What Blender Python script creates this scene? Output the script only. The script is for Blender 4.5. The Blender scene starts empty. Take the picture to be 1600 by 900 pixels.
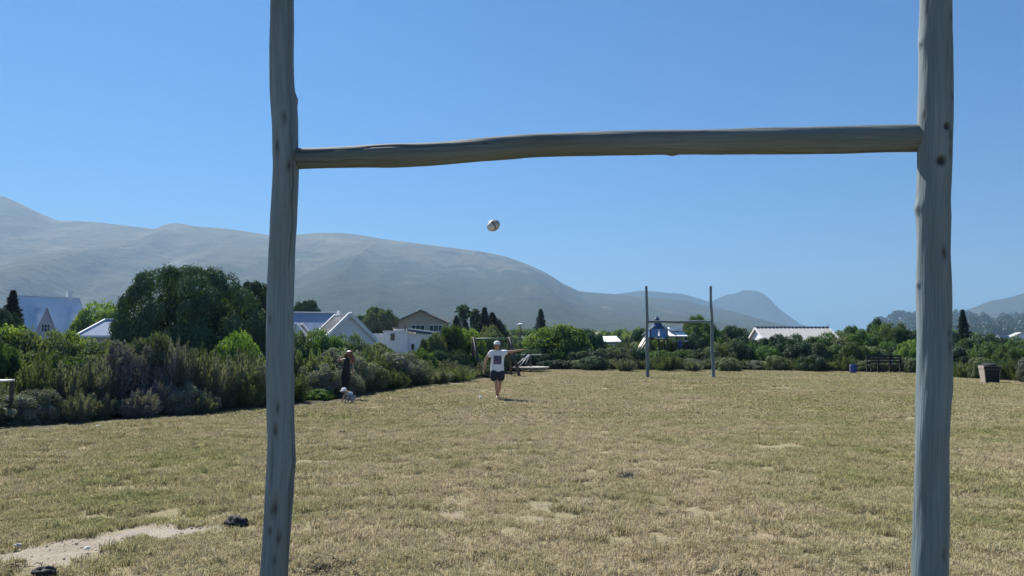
import bpy, math, random
import numpy as np
from mathutils import Vector, Matrix

# ------------------------------------------------------------------ camera, sky, sun, exposure
S = bpy.context.scene
COL = S.collection
F, CH, HOR = 1200.0, 1.70, 534.0            # focal length in px of the 1600 px photo, eye height, horizon row
PITCH = math.atan((HOR - 450) / F)
cam_d = bpy.data.cameras.new('camera')
cam_d.sensor_width = 36.0
cam_d.lens = 36.0 * F / 1600.0
cam_d.clip_start = 0.05
cam_d.clip_end = 40000
cam = bpy.data.objects.new('camera', cam_d)
cam.location = (0, 0, CH)
cam.rotation_euler = (math.pi / 2 + PITCH, 0, 0)
COL.objects.link(cam)
S.camera = cam

SUN_EL, SUN_AZ = math.radians(47), math.radians(-31)
W = bpy.data.worlds.new('World')
S.world = W
W.use_nodes = True
nt = W.node_tree
bg = nt.nodes['Background']
sky = nt.nodes.new('ShaderNodeTexSky')
sky.sky_type = 'NISHITA'
sky.sun_disc = False
sky.sun_elevation = SUN_EL
sky.sun_rotation = SUN_AZ % (2 * math.pi)
sky.altitude = 0
sky.air_density = 1.0
sky.dust_density = 0.35
sky.ozone_density = 3.0
grade = nt.nodes.new('ShaderNodeMix'); grade.data_type = 'RGBA'; grade.blend_type = 'MULTIPLY'
grade.inputs[0].default_value = 1.0; grade.inputs[7].default_value = (0.11, 0.56, 1.0, 1)   # clear deep blue of the whole sky, even all round
nt.links.new(sky.outputs[0], grade.inputs[6]); nt.links.new(grade.outputs[2], bg.inputs[0])
bg.inputs[1].default_value = 0.0505

sd = bpy.data.lights.new('sun', 'SUN')
sd.energy = 5.0
sd.angle = math.radians(0.53)
sd.color = (1.0, 0.955, 0.88)
so = bpy.data.objects.new('sun', sd)
sdir = Vector((math.sin(SUN_AZ) * math.cos(SUN_EL), math.cos(SUN_AZ) * math.cos(SUN_EL), math.sin(SUN_EL)))
so.rotation_euler = sdir.to_track_quat('Z', 'Y').to_euler()
so.location = (-20, 30, 40)
COL.objects.link(so)

S.view_settings.view_transform = 'Standard'
S.view_settings.look = 'None'
S.view_settings.exposure = 1.02
S.view_settings.gamma = 1.0
S.cycles.max_bounces = 6
S.cycles.diffuse_bounces = 3
S.cycles.glossy_bounces = 2
S.cycles.transmission_bounces = 3
S.cycles.volume_bounces = 1
S.cycles.use_denoising = True
S.cycles.use_fast_gi = False

# ------------------------------------------------------------------ pixel geometry
cp, sp = math.cos(PITCH), math.sin(PITCH)
def ray(u, v):
    cy = 450 - v
    return np.array([(u - 800), F * cp - cy * sp, F * sp + cy * cp])
def px(u, v, Y):
    d = ray(u, v)
    return Vector((d * (Y / d[1]))) + Vector((0, 0, CH))
def gnd(u, v):
    d = ray(u, v)
    return Vector((d * (-CH / d[2]))) + Vector((0, 0, CH))
def zof(v, Y): return px(800, v, Y).z

# ------------------------------------------------------------------ noise
def _h(ix, iy, s):
    n = (ix.astype(np.int64) * 374761393 + iy.astype(np.int64) * 668265263 + s * 2147483647) & 0x7fffffff
    n = ((n ^ (n >> 13)) * 1274126177) & 0x7fffffff
    n = n ^ (n >> 16)
    return (n & 0xffff) / 65535.0
def vnoise(x, y, s=0):
    x = np.asarray(x, float); y = np.asarray(y, float)
    ix, iy = np.floor(x), np.floor(y)
    fx, fy = x - ix, y - iy
    fx = fx * fx * (3 - 2 * fx); fy = fy * fy * (3 - 2 * fy)
    a = _h(ix, iy, s); b = _h(ix + 1, iy, s); c = _h(ix, iy + 1, s); d = _h(ix + 1, iy + 1, s)
    return (a * (1 - fx) + b * fx) * (1 - fy) + (c * (1 - fx) + d * fx) * fy
def fbm(x, y, s=0, o=4):
    r = 0; a = .5; t = 0
    for i in range(o):
        r = r + a * vnoise(np.asarray(x) * 2 ** i, np.asarray(y) * 2 ** i, s + i * 17); t += a; a *= .5
    return r / t

# ------------------------------------------------------------------ mesh helpers
def mesh_np(name, V, Q, attrs=None, smooth=False):
    """V (n,3); Q (m,k) faces with the same corner count; attrs {name: per-face or per-vertex floats}"""
    V = np.ascontiguousarray(V, dtype=np.float32); Q = np.ascontiguousarray(Q, dtype=np.int32)
    me = bpy.data.meshes.new(name)
    k = Q.shape[1]
    me.vertices.add(len(V)); me.vertices.foreach_set('co', V.ravel())
    me.loops.add(Q.size); me.loops.foreach_set('vertex_index', Q.ravel())
    me.polygons.add(len(Q)); me.polygons.foreach_set('loop_start', np.arange(0, Q.size, k, dtype=np.int32))
    me.update(calc_edges=True)
    if smooth: me.polygons.foreach_set('use_smooth', np.ones(len(Q), dtype=bool))
    for an, val in (attrs or {}).items():
        val = np.asarray(val, dtype=np.float32)
        if val.ndim == 2:
            a = me.attributes.new(an, 'FLOAT_VECTOR', 'POINT'); a.data.foreach_set('vector', val.ravel())
        else:
            a = me.attributes.new(an, 'FLOAT', 'FACE' if len(val) == len(Q) else 'POINT'); a.data.foreach_set('value', val)
    return me
def link(name, me, mat=None, parent=None, loc=None, rz=None):
    o = bpy.data.objects.new(name, me)
    if mat is not None and me is not None and len(me.materials) == 0: me.materials.append(mat)
    COL.objects.link(o)
    if parent is not None: o.parent = parent
    if loc is not None: o.location = loc
    if rz is not None: o.rotation_euler = (0, 0, rz)
    return o
def tag(o, label=None, cat=None, group=None, kind=None):
    if label: o['label'] = label
    if cat: o['category'] = cat
    if group: o['group'] = group
    if kind: o['kind'] = kind
    return o
def thing(name, label, cat, loc=(0, 0, 0), rz=0, group=None):
    return tag(link(name, None, None, None, loc, rz), label, cat, group)

class MB:
    """collects shapes and links them as one mesh object"""
    def __init__(s): s.v = []; s.f = []
    def add(s, vs, fs):
        o = len(s.v); s.v += [tuple(v) for v in vs]; s.f += [tuple(i + o for i in f) for f in fs]; return s
    def box(s, c, d, rot=None):
        hx, hy, hz = d[0] / 2, d[1] / 2, d[2] / 2
        vs = [Vector((x, y, z)) for x in (-hx, hx) for y in (-hy, hy) for z in (-hz, hz)]
        if rot is not None: vs = [rot @ v for v in vs]
        vs = [v + Vector(c) for v in vs]
        return s.add(vs, [(0, 1, 3, 2), (4, 6, 7, 5), (0, 4, 5, 1), (2, 3, 7, 6), (0, 2, 6, 4), (1, 5, 7, 3)])
    def bar(s, a, b, w, h=None, up=(0, 0, 1)):
        h = h or w; a = Vector(a); b = Vector(b); d = (b - a).normalized()
        up = Vector(up)
        if abs(d.dot(up)) > .98: up = Vector((0, 1, 0))
        x = d.cross(up).normalized() * w / 2; y = x.cross(d).normalized() * h / 2
        vs = [p + sx * x + sy * y for p in (a, b) for sx, sy in ((-1, -1), (1, -1), (1, 1), (-1, 1))]
        return s.add(vs, [(3, 2, 1, 0), (4, 5, 6, 7), (0, 1, 5, 4), (1, 2, 6, 5), (2, 3, 7, 6), (3, 0, 4, 7)])
    def tube(s, pts, rad, n=10, cap=True):
        pts = [Vector(p) for p in pts]
        if not hasattr(rad, '__len__'): rad = [rad] * len(pts)
        vs = []; prev = None
        for i, p in enumerate(pts):
            d = (pts[min(i + 1, len(pts) - 1)] - pts[max(i - 1, 0)]).normalized()
            if prev is None:
                u = Vector((0, 0, 1)) if abs(d.z) < .9 else Vector((1, 0, 0))
                x = d.cross(u).normalized()
            else: x = (prev - d * prev.dot(d)).normalized()
            prev = x; y = d.cross(x)
            for k in range(n):
                a = 2 * math.pi * k / n
                vs.append(p + (x * math.cos(a) + y * math.sin(a)) * rad[i])
        fs = [(i * n + k, i * n + (k + 1) % n, (i + 1) * n + (k + 1) % n, (i + 1) * n + k) for i in range(len(pts) - 1) for k in range(n)]
        if cap: fs += [tuple(range(n))[::-1], tuple((len(pts) - 1) * n + k for k in range(n))]
        return s.add(vs, fs)
    def lathe(s, prof, c=(0, 0, 0), n=20, sy=1.0):
        vs = []
        for r, z in prof:
            for k in range(n):
                a = 2 * math.pi * k / n; vs.append((c[0] + r * math.cos(a), c[1] + r * math.sin(a) * sy, c[2] + z))
        fs = [(i * n + k, i * n + (k + 1) % n, (i + 1) * n + (k + 1) % n, (i + 1) * n + k) for i in range(len(prof) - 1) for k in range(n)]
        fs += [tuple(range(n))[::-1], tuple((len(prof) - 1) * n + k for k in range(n))]
        return s.add(vs, fs)
    def ball(s, c, r, n=12, m=8):
        r = r if hasattr(r, '__len__') else (r, r, r)
        vs = []; 
        for i in range(m + 1):
            t = math.pi * (i + .02) / (m + .04)
            for k in range(n):
                a = 2 * math.pi * k / n
                vs.append((c[0] + r[0] * math.sin(t) * math.cos(a), c[1] + r[1] * math.sin(t) * math.sin(a), c[2] + r[2] * math.cos(t)))
        fs = [(i * n + k, (i + 1) * n + k, (i + 1) * n + (k + 1) % n, i * n + (k + 1) % n) for i in range(m) for k in range(n)]
        return s.add(vs, fs)
    def poly(s, vs, th=None):
        """a face, or a slab of it th thick (extruded against the face normal)"""
        vs = [Vector(v) for v in vs]; n = len(vs)
        if th is None: return s.add(vs, [tuple(range(n))])
        nr = (vs[1] - vs[0]).cross(vs[2] - vs[0]).normalized() * th
        return s.add(vs + [v - nr for v in vs], [tuple(range(n)), tuple(range(2 * n - 1, n - 1, -1))] + [(i, i + n, (i + 1) % n + n, (i + 1) % n) for i in range(n)])
    def build(s, name, mat, parent=None, smooth=False, bevel=0, **kw):
        me = bpy.data.meshes.new(name); me.from_pydata(s.v, [], s.f); me.update()
        if smooth:
            me.polygons.foreach_set('use_smooth', [True] * len(me.polygons))
        o = link(name, me, mat, parent, **kw)
        if bevel:
            m = o.modifiers.new('bevel', 'BEVEL'); m.width = bevel; m.segments = 2; m.limit_method = 'ANGLE'
        return o

# ------------------------------------------------------------------ materials
def new_mat(name):
    m = bpy.data.materials.new(name); m.use_nodes = True
    return m, m.node_tree, m.node_tree.nodes['Principled BSDF']
def N(nt, t, **kw):
    n = nt.nodes.new(t)
    for k, v in kw.items(): setattr(n, k, v)
    return n
def ramp(nt, fac, stops):
    r = N(nt, 'ShaderNodeValToRGB'); e = r.color_ramp.elements
    while len(e) < len(stops): e.new(.5)
    for i, (p, c) in enumerate(stops):
        e[i].position = p; e[i].color = (c[0], c[1], c[2], 1) if hasattr(c, '__len__') else (c, c, c, 1)
    nt.links.new(fac, r.inputs[0]); return r.outputs[0]
def noise(nt, vec, scale, detail=4, rough=.55, dist=0):
    n = N(nt, 'ShaderNodeTexNoise'); n.inputs['Scale'].default_value = scale; n.inputs['Detail'].default_value = detail
    n.inputs['Roughness'].default_value = rough; n.inputs['Distortion'].default_value = dist
    if vec is not None: nt.links.new(vec, n.inputs['Vector'])
    return n.outputs['Fac']
def mix(nt, fac, a, b, mode='MIX'):
    m = N(nt, 'ShaderNodeMix', data_type='RGBA', blend_type=mode)
    for s_, i in ((fac, 0), (a, 6), (b, 7)):
        if isinstance(s_, (int, float)): m.inputs[i].default_value = s_
        elif isinstance(s_, tuple): m.inputs[i].default_value = (*s_, 1)
        else: nt.links.new(s_, m.inputs[i])
    return m.outputs[2]
def mapping(nt, vec, scale):
    m = N(nt, 'ShaderNodeMapping'); m.inputs['Scale'].default_value = scale; nt.links.new(vec, m.inputs['Vector']); return m.outputs[0]
def bump(nt, h, strength, dist, to):
    b = N(nt, 'ShaderNodeBump'); b.inputs['Strength'].default_value = strength; b.inputs['Distance'].default_value = dist
    nt.links.new(h, b.inputs['Height']); nt.links.new(b.outputs[0], to.inputs['Normal']); return b
def plain(name, col, rough=.7, var=.25, scale=6, metal=0, bmp=.15):
    m, t, p = new_mat(name)
    tc = N(t, 'ShaderNodeTexCoord').outputs['Object']
    n1 = noise(t, tc, scale, 5)
    dark = tuple(c * (1 - var) for c in col); lite = tuple(min(1, c * (1 + var * .6)) for c in col)
    t.links.new(ramp(t, n1, [(.3, dark), (.7, lite)]), p.inputs['Base Color'])
    p.inputs['Roughness'].default_value = rough; p.inputs['Metallic'].default_value = metal
    if bmp: bump(t, noise(t, tc, scale * 6, 4), bmp, .01, p)
    return m
def foliage_mat(name, a, b, trans=.35, c=None):
    m = bpy.data.materials.new(name); m.use_nodes = True; t = m.node_tree; t.nodes.clear()
    out = N(t, 'ShaderNodeOutputMaterial')
    at = N(t, 'ShaderNodeAttribute', attribute_name='tint')
    oi = N(t, 'ShaderNodeObjectInfo')
    col = ramp(t, at.outputs['Fac'], [(0, a), (.75, b), (1, c or b)])
    hs = N(t, 'ShaderNodeHueSaturation')
    mr = N(t, 'ShaderNodeMapRange'); mr.inputs[3].default_value = .75; mr.inputs[4].default_value = 1.3
    t.links.new(oi.outputs['Random'], mr.inputs[0]); t.links.new(mr.outputs[0], hs.inputs['Value'])
    mh = N(t, 'ShaderNodeMapRange'); mh.inputs[3].default_value = .485; mh.inputs[4].default_value = .512
    mm = N(t, 'ShaderNodeMath', operation='FRACT'); m7 = N(t, 'ShaderNodeMath', operation='MULTIPLY'); m7.inputs[1].default_value = 7.3
    t.links.new(oi.outputs['Random'], m7.inputs[0]); t.links.new(m7.outputs[0], mm.inputs[0]); t.links.new(mm.outputs[0], mh.inputs[0]); t.links.new(mh.outputs[0], hs.inputs['Hue'])
    t.links.new(col, hs.inputs['Color'])
    d = N(t, 'ShaderNodeBsdfDiffuse'); tr = N(t, 'ShaderNodeBsdfTranslucent'); g = N(t, 'ShaderNodeBsdfGlossy'); g.inputs['Roughness'].default_value = .6
    g.inputs['Color'].default_value = (.9, .95, 1, 1)
    t.links.new(hs.outputs[0], d.inputs[0])
    trc = mix(t, 1.0, hs.outputs[0], (1.25, 1.25, .5), 'MULTIPLY')
    t.links.new(trc, tr.inputs[0])
    ms = N(t, 'ShaderNodeMixShader'); ms.inputs[0].default_value = trans
    t.links.new(d.outputs[0], ms.inputs[1]); t.links.new(tr.outputs[0], ms.inputs[2])
    m2 = N(t, 'ShaderNodeMixShader'); m2.inputs[0].default_value = .03
    t.links.new(ms.outputs[0], m2.inputs[1]); t.links.new(g.outputs[0], m2.inputs[2])
    t.links.new(m2.outputs[0], out.inputs[0])
    return m

M = {}
M['white'] = plain('white_paint', (.78, .78, .76), .5, .06)
M['whitewash'] = plain('white_wall', (.84, .84, .84), .8, .06, 2)
M['pale_blue'] = plain('pale_blue_roof', (.66, .72, .80), .9, .08, 1.5)
M['grey_roof'] = plain('grey_roof', (.40, .40, .39), .85, .12, 2)
M['blue_grey_roof'] = plain('blue_grey_roof', (.24, .31, .42), .9, .1, 2)
M['tan'] = plain('tan_wall', (.45, .38, .28), .85, .08, 1)
M['beige'] = plain('beige_wall', (.5, .47, .4), .85, .08, 1)
M['lilac'] = plain('lilac_wall', (.55, .5, .56), .85, .06, 1)
M['brown_roof'] = plain('brown_roof', (.16, .13, .12), .7, .2, 3)
M['dark_blue'] = plain('dark_blue_paint', (.03, .06, .16), .5, .15)
M['blue'] = plain('blue_plastic', (.02, .06, .28), .4, .12)
M['mid_blue'] = plain('mid_blue_panel', (.16, .3, .55), .5, .1)
M['glass'] = plain('window_glass', (.03, .04, .055), .12, .1, 2, 0, 0)
M['steel'] = plain('painted_steel', (.5, .52, .53), .4, .15)
M['dark_steel'] = plain('dark_steel', (.05, .055, .06), .5, .2)
M['bark'] = plain('bark', (.11, .085, .065), .9, .4, 12)
M['stem'] = plain('grey_stem', (.2, .175, .15), .9, .35, 12)
M['dark_wood'] = plain('dark_timber', (.03, .028, .028), .8, .4, 9)
M['pole_wood'] = plain('creosoted_pole', (.085, .07, .06), .8, .4, 9)
M['pale_wood'] = plain('pale_timber', (.45, .42, .36), .8, .25, 9)
M['green_paint'] = plain('green_beam', (.12, .22, .12), .6, .2)
M['bin_dark'] = plain('bin_dark_tone', (.014, .014, .022), .85, .2)
M['bin_side'] = plain('bin_concrete', (.33, .28, .25), .9, .2, 8)
M['dung'] = plain('charred_lump', (.025, .024, .028), .8, .5, 30, 0, .6)
M['skin'] = plain('skin', (.42, .25, .18), .6, .08, 8)
M['hair'] = plain('auburn_hair', (.15, .075, .04), .5, .35, 25)
M['brown_hair'] = plain('brown_hair', (.1, .06, .04), .6, .3, 25)
M['black_cloth'] = plain('black_cloth', (.012, .012, .018), .85, .2)
M['navy_cloth'] = plain('navy_cloth', (.016, .02, .045), .85, .2)
M['sky_cloth'] = plain('pale_blue_cloth', (.4, .55, .68), .85, .1)
M['lilac_cloth'] = plain('mauve_cloth', (.3, .33, .42), .85, .15)
M['white_cloth'] = plain('white_cloth', (.8, .8, .78), .85, .05)
M['roundabout'] = plain('roundabout_boards', (.36, .35, .32), .7, .15, 6)
M['orange_paint'] = plain('orange_slide', (.7, .5, .25), .5, .15)
M['leaf_green'] = foliage_mat('leaf_green', (0.042, 0.083, 0.026), (0.105, 0.180, 0.047), .4, (0.210, 0.285, 0.075))
M['leaf_bright'] = foliage_mat('leaf_bright', (0.075, 0.143, 0.034), (0.180, 0.277, 0.066), .45, (0.330, 0.390, 0.094))
M['leaf_dark'] = foliage_mat('leaf_dark', (0.029, 0.058, 0.033), (0.064, 0.109, 0.054), .22, (0.112, 0.160, 0.095))
M['leaf_grey'] = foliage_mat('leaf_grey', (0.10, 0.118, 0.095), (0.185, 0.21, 0.172), .3, (0.36, 0.37, 0.34))
M['leaf_mauve'] = foliage_mat('leaf_mauve', (0.12, 0.12, 0.125), (0.215, 0.21, 0.225), .25, (0.40, 0.385, 0.41))
M['leaf_olive'] = foliage_mat('leaf_olive', (0.072, 0.104, 0.056), (0.144, 0.192, 0.100), .35, (0.240, 0.288, 0.160))
M['needle'] = foliage_mat('needle', (0.019, 0.038, 0.034), (0.048, 0.080, 0.063), .15)

# weathered pole
def wood_log_mat(f=.86, tn=(1, 1, 1)):
    m, t, p = new_mat('weathered_pole')
    at = N(t, 'ShaderNodeAttribute', attribute_name='wood').outputs['Vector']
    dk = N(t, 'ShaderNodeAttribute', attribute_name='dark').outputs['Fac']
    g1 = noise(t, mapping(t, at, (55, 55, 1.6)), 1, 6, .6, .3)
    g2 = noise(t, mapping(t, at, (220, 220, 5)), 1, 4, .6)
    g3 = noise(t, mapping(t, at, (9, 9, 2.2)), 1, 5, .6)
    base = ramp(t, g1, [(.3, (.16, .21, .25)), (.5, (.185, .245, .29)), (.7, (.205, .268, .312))])
    fine = ramp(t, g2, [(.3, .76), (.62, 1.08)])
    c = mix(t, 1.0, base, fine, 'MULTIPLY')
    c = mix(t, ramp(t, g3, [(.45, 0), (.75, .4)]), c, (.16, .175, .17))
    c = mix(t, 1.0, c, tuple(f * q for q in tn), 'MULTIPLY')
    big = noise(t, mapping(t, at, (12, 12, 1.1)), 1, 3, .5); c = mix(t, 1.0, c, ramp(t, big, [(.35, (.74, .76, .74)), (.65, (1.12, 1.1, 1.08))]), 'MULTIPLY')
    c = mix(t, dk, c, (.028, .024, .022))
    t.links.new(c, p.inputs['Base Color']); p.inputs['Roughness'].default_value = .82
    b = bump(t, g2, .5, .004, p)
    b2 = N(t, 'ShaderNodeBump'); b2.inputs['Strength'].default_value = .5; b2.inputs['Distance'].default_value = .01
    t.links.new(g1, b2.inputs['Height']); t.links.new(b2.outputs[0], b.inputs['Normal'])
    return m
M['log'] = wood_log_mat(); M['bar_log'] = wood_log_mat(.66, (1.0, .93, .82))

# ------------------------------------------------------------------ haze (one closed box round the scene)
hz = MB().box((0, 5500, 459), (20000, 17000, 1000)); hz_m = bpy.data.materials.new('haze_air'); hz_m.use_nodes = True
t = hz_m.node_tree; t.nodes.clear(); o_ = N(t, 'ShaderNodeOutputMaterial'); pv = N(t, 'ShaderNodeVolumePrincipled')
pv.inputs['Density'].default_value = 1.7e-4; pv.inputs['Color'].default_value = (.32, .50, .70, 1); pv.inputs['Anisotropy'].default_value = .2
t.links.new(pv.outputs[0], o_.inputs['Volume'])
hzo = hz.build('haze', hz_m); tag(hzo, kind='stuff')

# ------------------------------------------------------------------ ground
EDGE = [(-900, 730), (-300, 700), (0, 672), (130, 662), (300, 650), (415, 640), (530, 627), (620, 610), (700, 600), (760, 592), (800, 584), (850, 578), (1180, 579), (1420, 582), (1480, 590), (1600, 598), (2000, 640)]
def edgeY(u):
    v = np.interp(u, [e[0] for e in EDGE], [e[1] for e in EDGE]); return gnd(u, v).y
BARE = []   # cx, cy, rx, ry, strength
for u, v, du, dv, s in [(232, 828, 52, 13, 1.0), (120, 848, 60, 9, .75), (30, 868, 60, 9, .75), (480, 822, 35, 5, .6), (410, 868, 60, 9, .5), (500, 893, 60, 14, .5), (900, 790, 180, 30, .45), (960, 745, 90, 14, .35),
                       (1310, 703, 80, 7, .6), (1150, 770, 120, 10, .35), (1000, 860, 200, 22, .35), (700, 870, 150, 20, .35), (860, 690, 140, 10, .3), (560, 700, 100, 8, .25), (1220, 655, 140, 5, .35), (1000, 628, 200, 4, .25), (650, 613, 40, 3, .5), (1550, 600, 60, 3, .4), (140, 800, 120, 6, .2), (770, 750, 90, 10, .3)]:
    a = gnd(u, v); b = gnd(u + du, v); c = gnd(u, v - dv); d = gnd(u, v + dv)
    BARE.append((a.x, (c.y + d.y) / 2, b.x - a.x, (c.y - d.y) / 2, s))
def bare(x, y):
    x = np.asarray(x, float); y = np.asarray(y, float); r = np.zeros_like(x)
    n = fbm(x * 1.1, y * 1.1, 5, 5) - .5; n2 = fbm(x * 6, y * 6, 9, 3) - .5
    for cx, cy, rx, ry, s in BARE:
        d = np.sqrt(((x - cx) / rx) ** 2 + ((y - cy) / ry) ** 2) + n * 1.5 + n2 * 1.9
        r = np.maximum(r, (s if s > .7 else s * .25) * np.clip(((1.5 if s > .7 else 1.25) - d) / .7, 0, 1))
    return r
ex = np.array([e[0] for e in EDGE], float)
eP = np.array([gnd(e[0], e[1])[:2] for e in EDGE])
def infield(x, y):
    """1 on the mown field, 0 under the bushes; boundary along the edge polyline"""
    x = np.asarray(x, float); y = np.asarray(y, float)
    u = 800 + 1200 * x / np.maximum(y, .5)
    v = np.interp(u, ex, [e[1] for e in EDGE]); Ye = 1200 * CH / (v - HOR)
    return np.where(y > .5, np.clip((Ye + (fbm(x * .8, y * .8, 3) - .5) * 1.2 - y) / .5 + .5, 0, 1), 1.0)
def lines(core0, core1, step, lim0, lim1, g=1.09):
    a = list(np.arange(core0, core1 + 1e-6, step)); s = step
    while a[-1] < lim1: s *= g; a.append(a[-1] + s)
    s = step; b = [a[0]]
    while b[-1] > lim0: s *= g; b.append(b[-1] - s)
    return np.array(b[:0:-1] + a)
gx = lines(-7.5, 7.5, .075, -8500, 8500); gy = lines(4, 14, .075, -2500, 11500, 1.07)
X, Y = np.meshgrid(gx, gy); x, y = X.ravel(), Y.ravel()
inf = infield(x, y); br = bare(x, y)
near = np.clip((60 - np.hypot(x, y)) / 30, 0, 1)
def relief(x, y):
    return ((fbm(x * 1.3, y * 1.3, 21, 4) - .5) * .05 + (fbm(x * 6, y * 6, 31, 4) - .5) * .07) * np.clip((60 - np.hypot(x, y)) / 30, 0, 1)
z = relief(x, y) - br * .01
nx_, ny_ = len(gx), len(gy)
i = np.arange(nx_ * ny_).reshape(ny_, nx_)
Q = np.stack([i[:-1, :-1].ravel(), i[:-1, 1:].ravel(), i[1:, 1:].ravel(), i[1:, :-1].ravel()], 1)
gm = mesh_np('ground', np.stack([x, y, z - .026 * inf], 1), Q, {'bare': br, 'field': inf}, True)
m, t, p = new_mat('ground_soil_thatch')
geo = N(t, 'ShaderNodeNewGeometry').outputs['Position']
n1 = noise(t, geo, .35, 5, .6); n2 = noise(t, geo, 3.0, 6, .65); n3 = noise(t, geo, 45, 5, .7, .5); n4 = noise(t, mapping(t, geo, (14, 40, 14)), 1, 5, .7, 1.0)
thatch = ramp(t, n3, [(.25, (.08, .062, .04)), (.5, (.30, .25, .16)), (.75, (.46, .39, .26))])
green = ramp(t, n4, [(.3, (.15, .145, .065)), (.7, (.32, .29, .15))])
c = mix(t, ramp(t, mix(t, .5, n1, n2), [(.42, 0), (.58, .75)]), thatch, green)
sand = ramp(t, n3, [(.3, (.24, .205, .165)), (.65, (.43, .375, .31))])
ba = N(t, 'ShaderNodeAttribute', attribute_name='bare').outputs['Fac']
c = mix(t, ba, c, sand)
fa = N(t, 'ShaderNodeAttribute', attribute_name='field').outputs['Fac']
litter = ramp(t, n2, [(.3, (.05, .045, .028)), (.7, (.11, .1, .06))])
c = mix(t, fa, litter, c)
t.links.new(c, p.inputs['Base Color']); p.inputs['Roughness'].default_value = .95; p.inputs['Specular IOR Level'].default_value = .15
bump(t, n3, .7, .03, p)
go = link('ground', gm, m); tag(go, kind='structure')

# ------------------------------------------------------------------ grass (instanced tuft patches, one object)
rng = np.random.default_rng(3)
def grass_patch(name, n, R, seed, hmin, hmax, wd, lay):
    r_ = np.random.default_rng(seed)
    # blades gather in little tussocks
    k = max(8, n // 14); cx = R * np.sqrt(r_.random(k)); ca = r_.random(k) * 2 * np.pi
    idx = r_.integers(0, k, n); s = r_.normal(0, .018, (n, 2))
    bx = cx[idx] * np.cos(ca[idx]) + s[:, 0]; by = cx[idx] * np.sin(ca[idx]) + s[:, 1]
    L = hmin + (hmax - hmin) * r_.random(n) ** 1.6; a = r_.random(n) * 2 * np.pi; tl = np.clip(r_.normal(lay, .3, n), .05, 1.45)
    dx, dy, dz = np.cos(a) * np.sin(tl), np.sin(a) * np.sin(tl), np.cos(tl)
    b = a + np.pi / 2 + r_.normal(0, .5, n); wx, wy = np.cos(b) * wd / 2, np.sin(b) * wd / 2
    z0 = np.full(n, -.028); kx = 1.25
    p0 = np.stack([bx - wx, by - wy, z0], 1); p1 = np.stack([bx + wx, by + wy, z0], 1)
    mx, my, mz = bx + dx * L * .5, by + dy * L * .5, dz * L * .62
    p2 = np.stack([mx + wx * .8, my + wy * .8, mz], 1); p3 = np.stack([mx - wx * .8, my - wy * .8, mz], 1)
    ex_, ey_, ez_ = bx + dx * L * kx, by + dy * L * kx, dz * L * .85
    p4 = np.stack([ex_ + wx * .15, ey_ + wy * .15, ez_], 1); p5 = np.stack([ex_ - wx * .15, ey_ - wy * .15, ez_], 1)
    V = np.stack([p0, p1, p2, p3, p4, p5], 1).reshape(-1, 3)
    o = np.arange(n) * 6
    Q = np.concatenate([np.stack([o, o + 1, o + 2, o + 3], 1), np.stack([o + 3, o + 2, o + 4, o + 5], 1)])
    tint = np.clip(r_.random(n) * .7 + r_.random(k)[idx] * .45 - .1, 0, 1)
    return mesh_np(name, V, Q, {'tint': np.tile(tint, 2)})
def grass_mat():
    m = bpy.data.materials.new('dry_grass_blades'); m.use_nodes = True; t = m.node_tree; t.nodes.clear()
    out = N(t, 'ShaderNodeOutputMaterial'); at = N(t, 'ShaderNodeAttribute', attribute_name='tint').outputs['Fac']
    geo = N(t, 'ShaderNodeNewGeometry').outputs['Position']
    pn = noise(t, geo, .32, 4, .6); pn2 = noise(t, geo, 1.7, 4, .6)
    straw = ramp(t, at, [(0, (.17, .135, .08)), (.4, (.48, .405, .255)), (1, (.76, .67, .46))])
    grn = ramp(t, at, [(0, (.15, .16, .065)), (.5, (.34, .335, .15)), (1, (.58, .55, .29))])
    sx = N(t, 'ShaderNodeSeparateXYZ'); t.links.new(geo, sx.inputs[0]); ab = N(t, 'ShaderNodeMath', operation='ABSOLUTE'); sh_ = N(t, 'ShaderNodeMath', operation='SUBTRACT'); sh_.inputs[1].default_value = .8
    t.links.new(sx.outputs[0], sh_.inputs[0]); t.links.new(sh_.outputs[0], ab.inputs[0]); mr = N(t, 'ShaderNodeMapRange'); mr.inputs[1].default_value = .5; mr.inputs[2].default_value = 5; mr.inputs[3].default_value = -.04; mr.inputs[4].default_value = .04
    t.links.new(ab.outputs[0], mr.inputs[0]); ad = N(t, 'ShaderNodeMath', operation='ADD'); t.links.new(mix(t, .45, pn, pn2), ad.inputs[0]); t.links.new(mr.outputs[0], ad.inputs[1])
    f = ramp(t, ad.outputs[0], [(.43, 0), (.65, 1)])
    c = mix(t, f, straw, grn)
    d = N(t, 'ShaderNodeBsdfDiffuse'); tr = N(t, 'ShaderNodeBsdfTranslucent'); ms = N(t, 'ShaderNodeMixShader'); ms.inputs[0].default_value = .3
    t.links.new(c, d.inputs[0]); t.links.new(c, tr.inputs[0]); t.links.new(d.outputs[0], ms.inputs[1]); t.links.new(tr.outputs[0], ms.inputs[2]); t.links.new(ms.outputs[0], out.inputs[0])
    return m
M['grass'] = grass_mat()
protos = []
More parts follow.
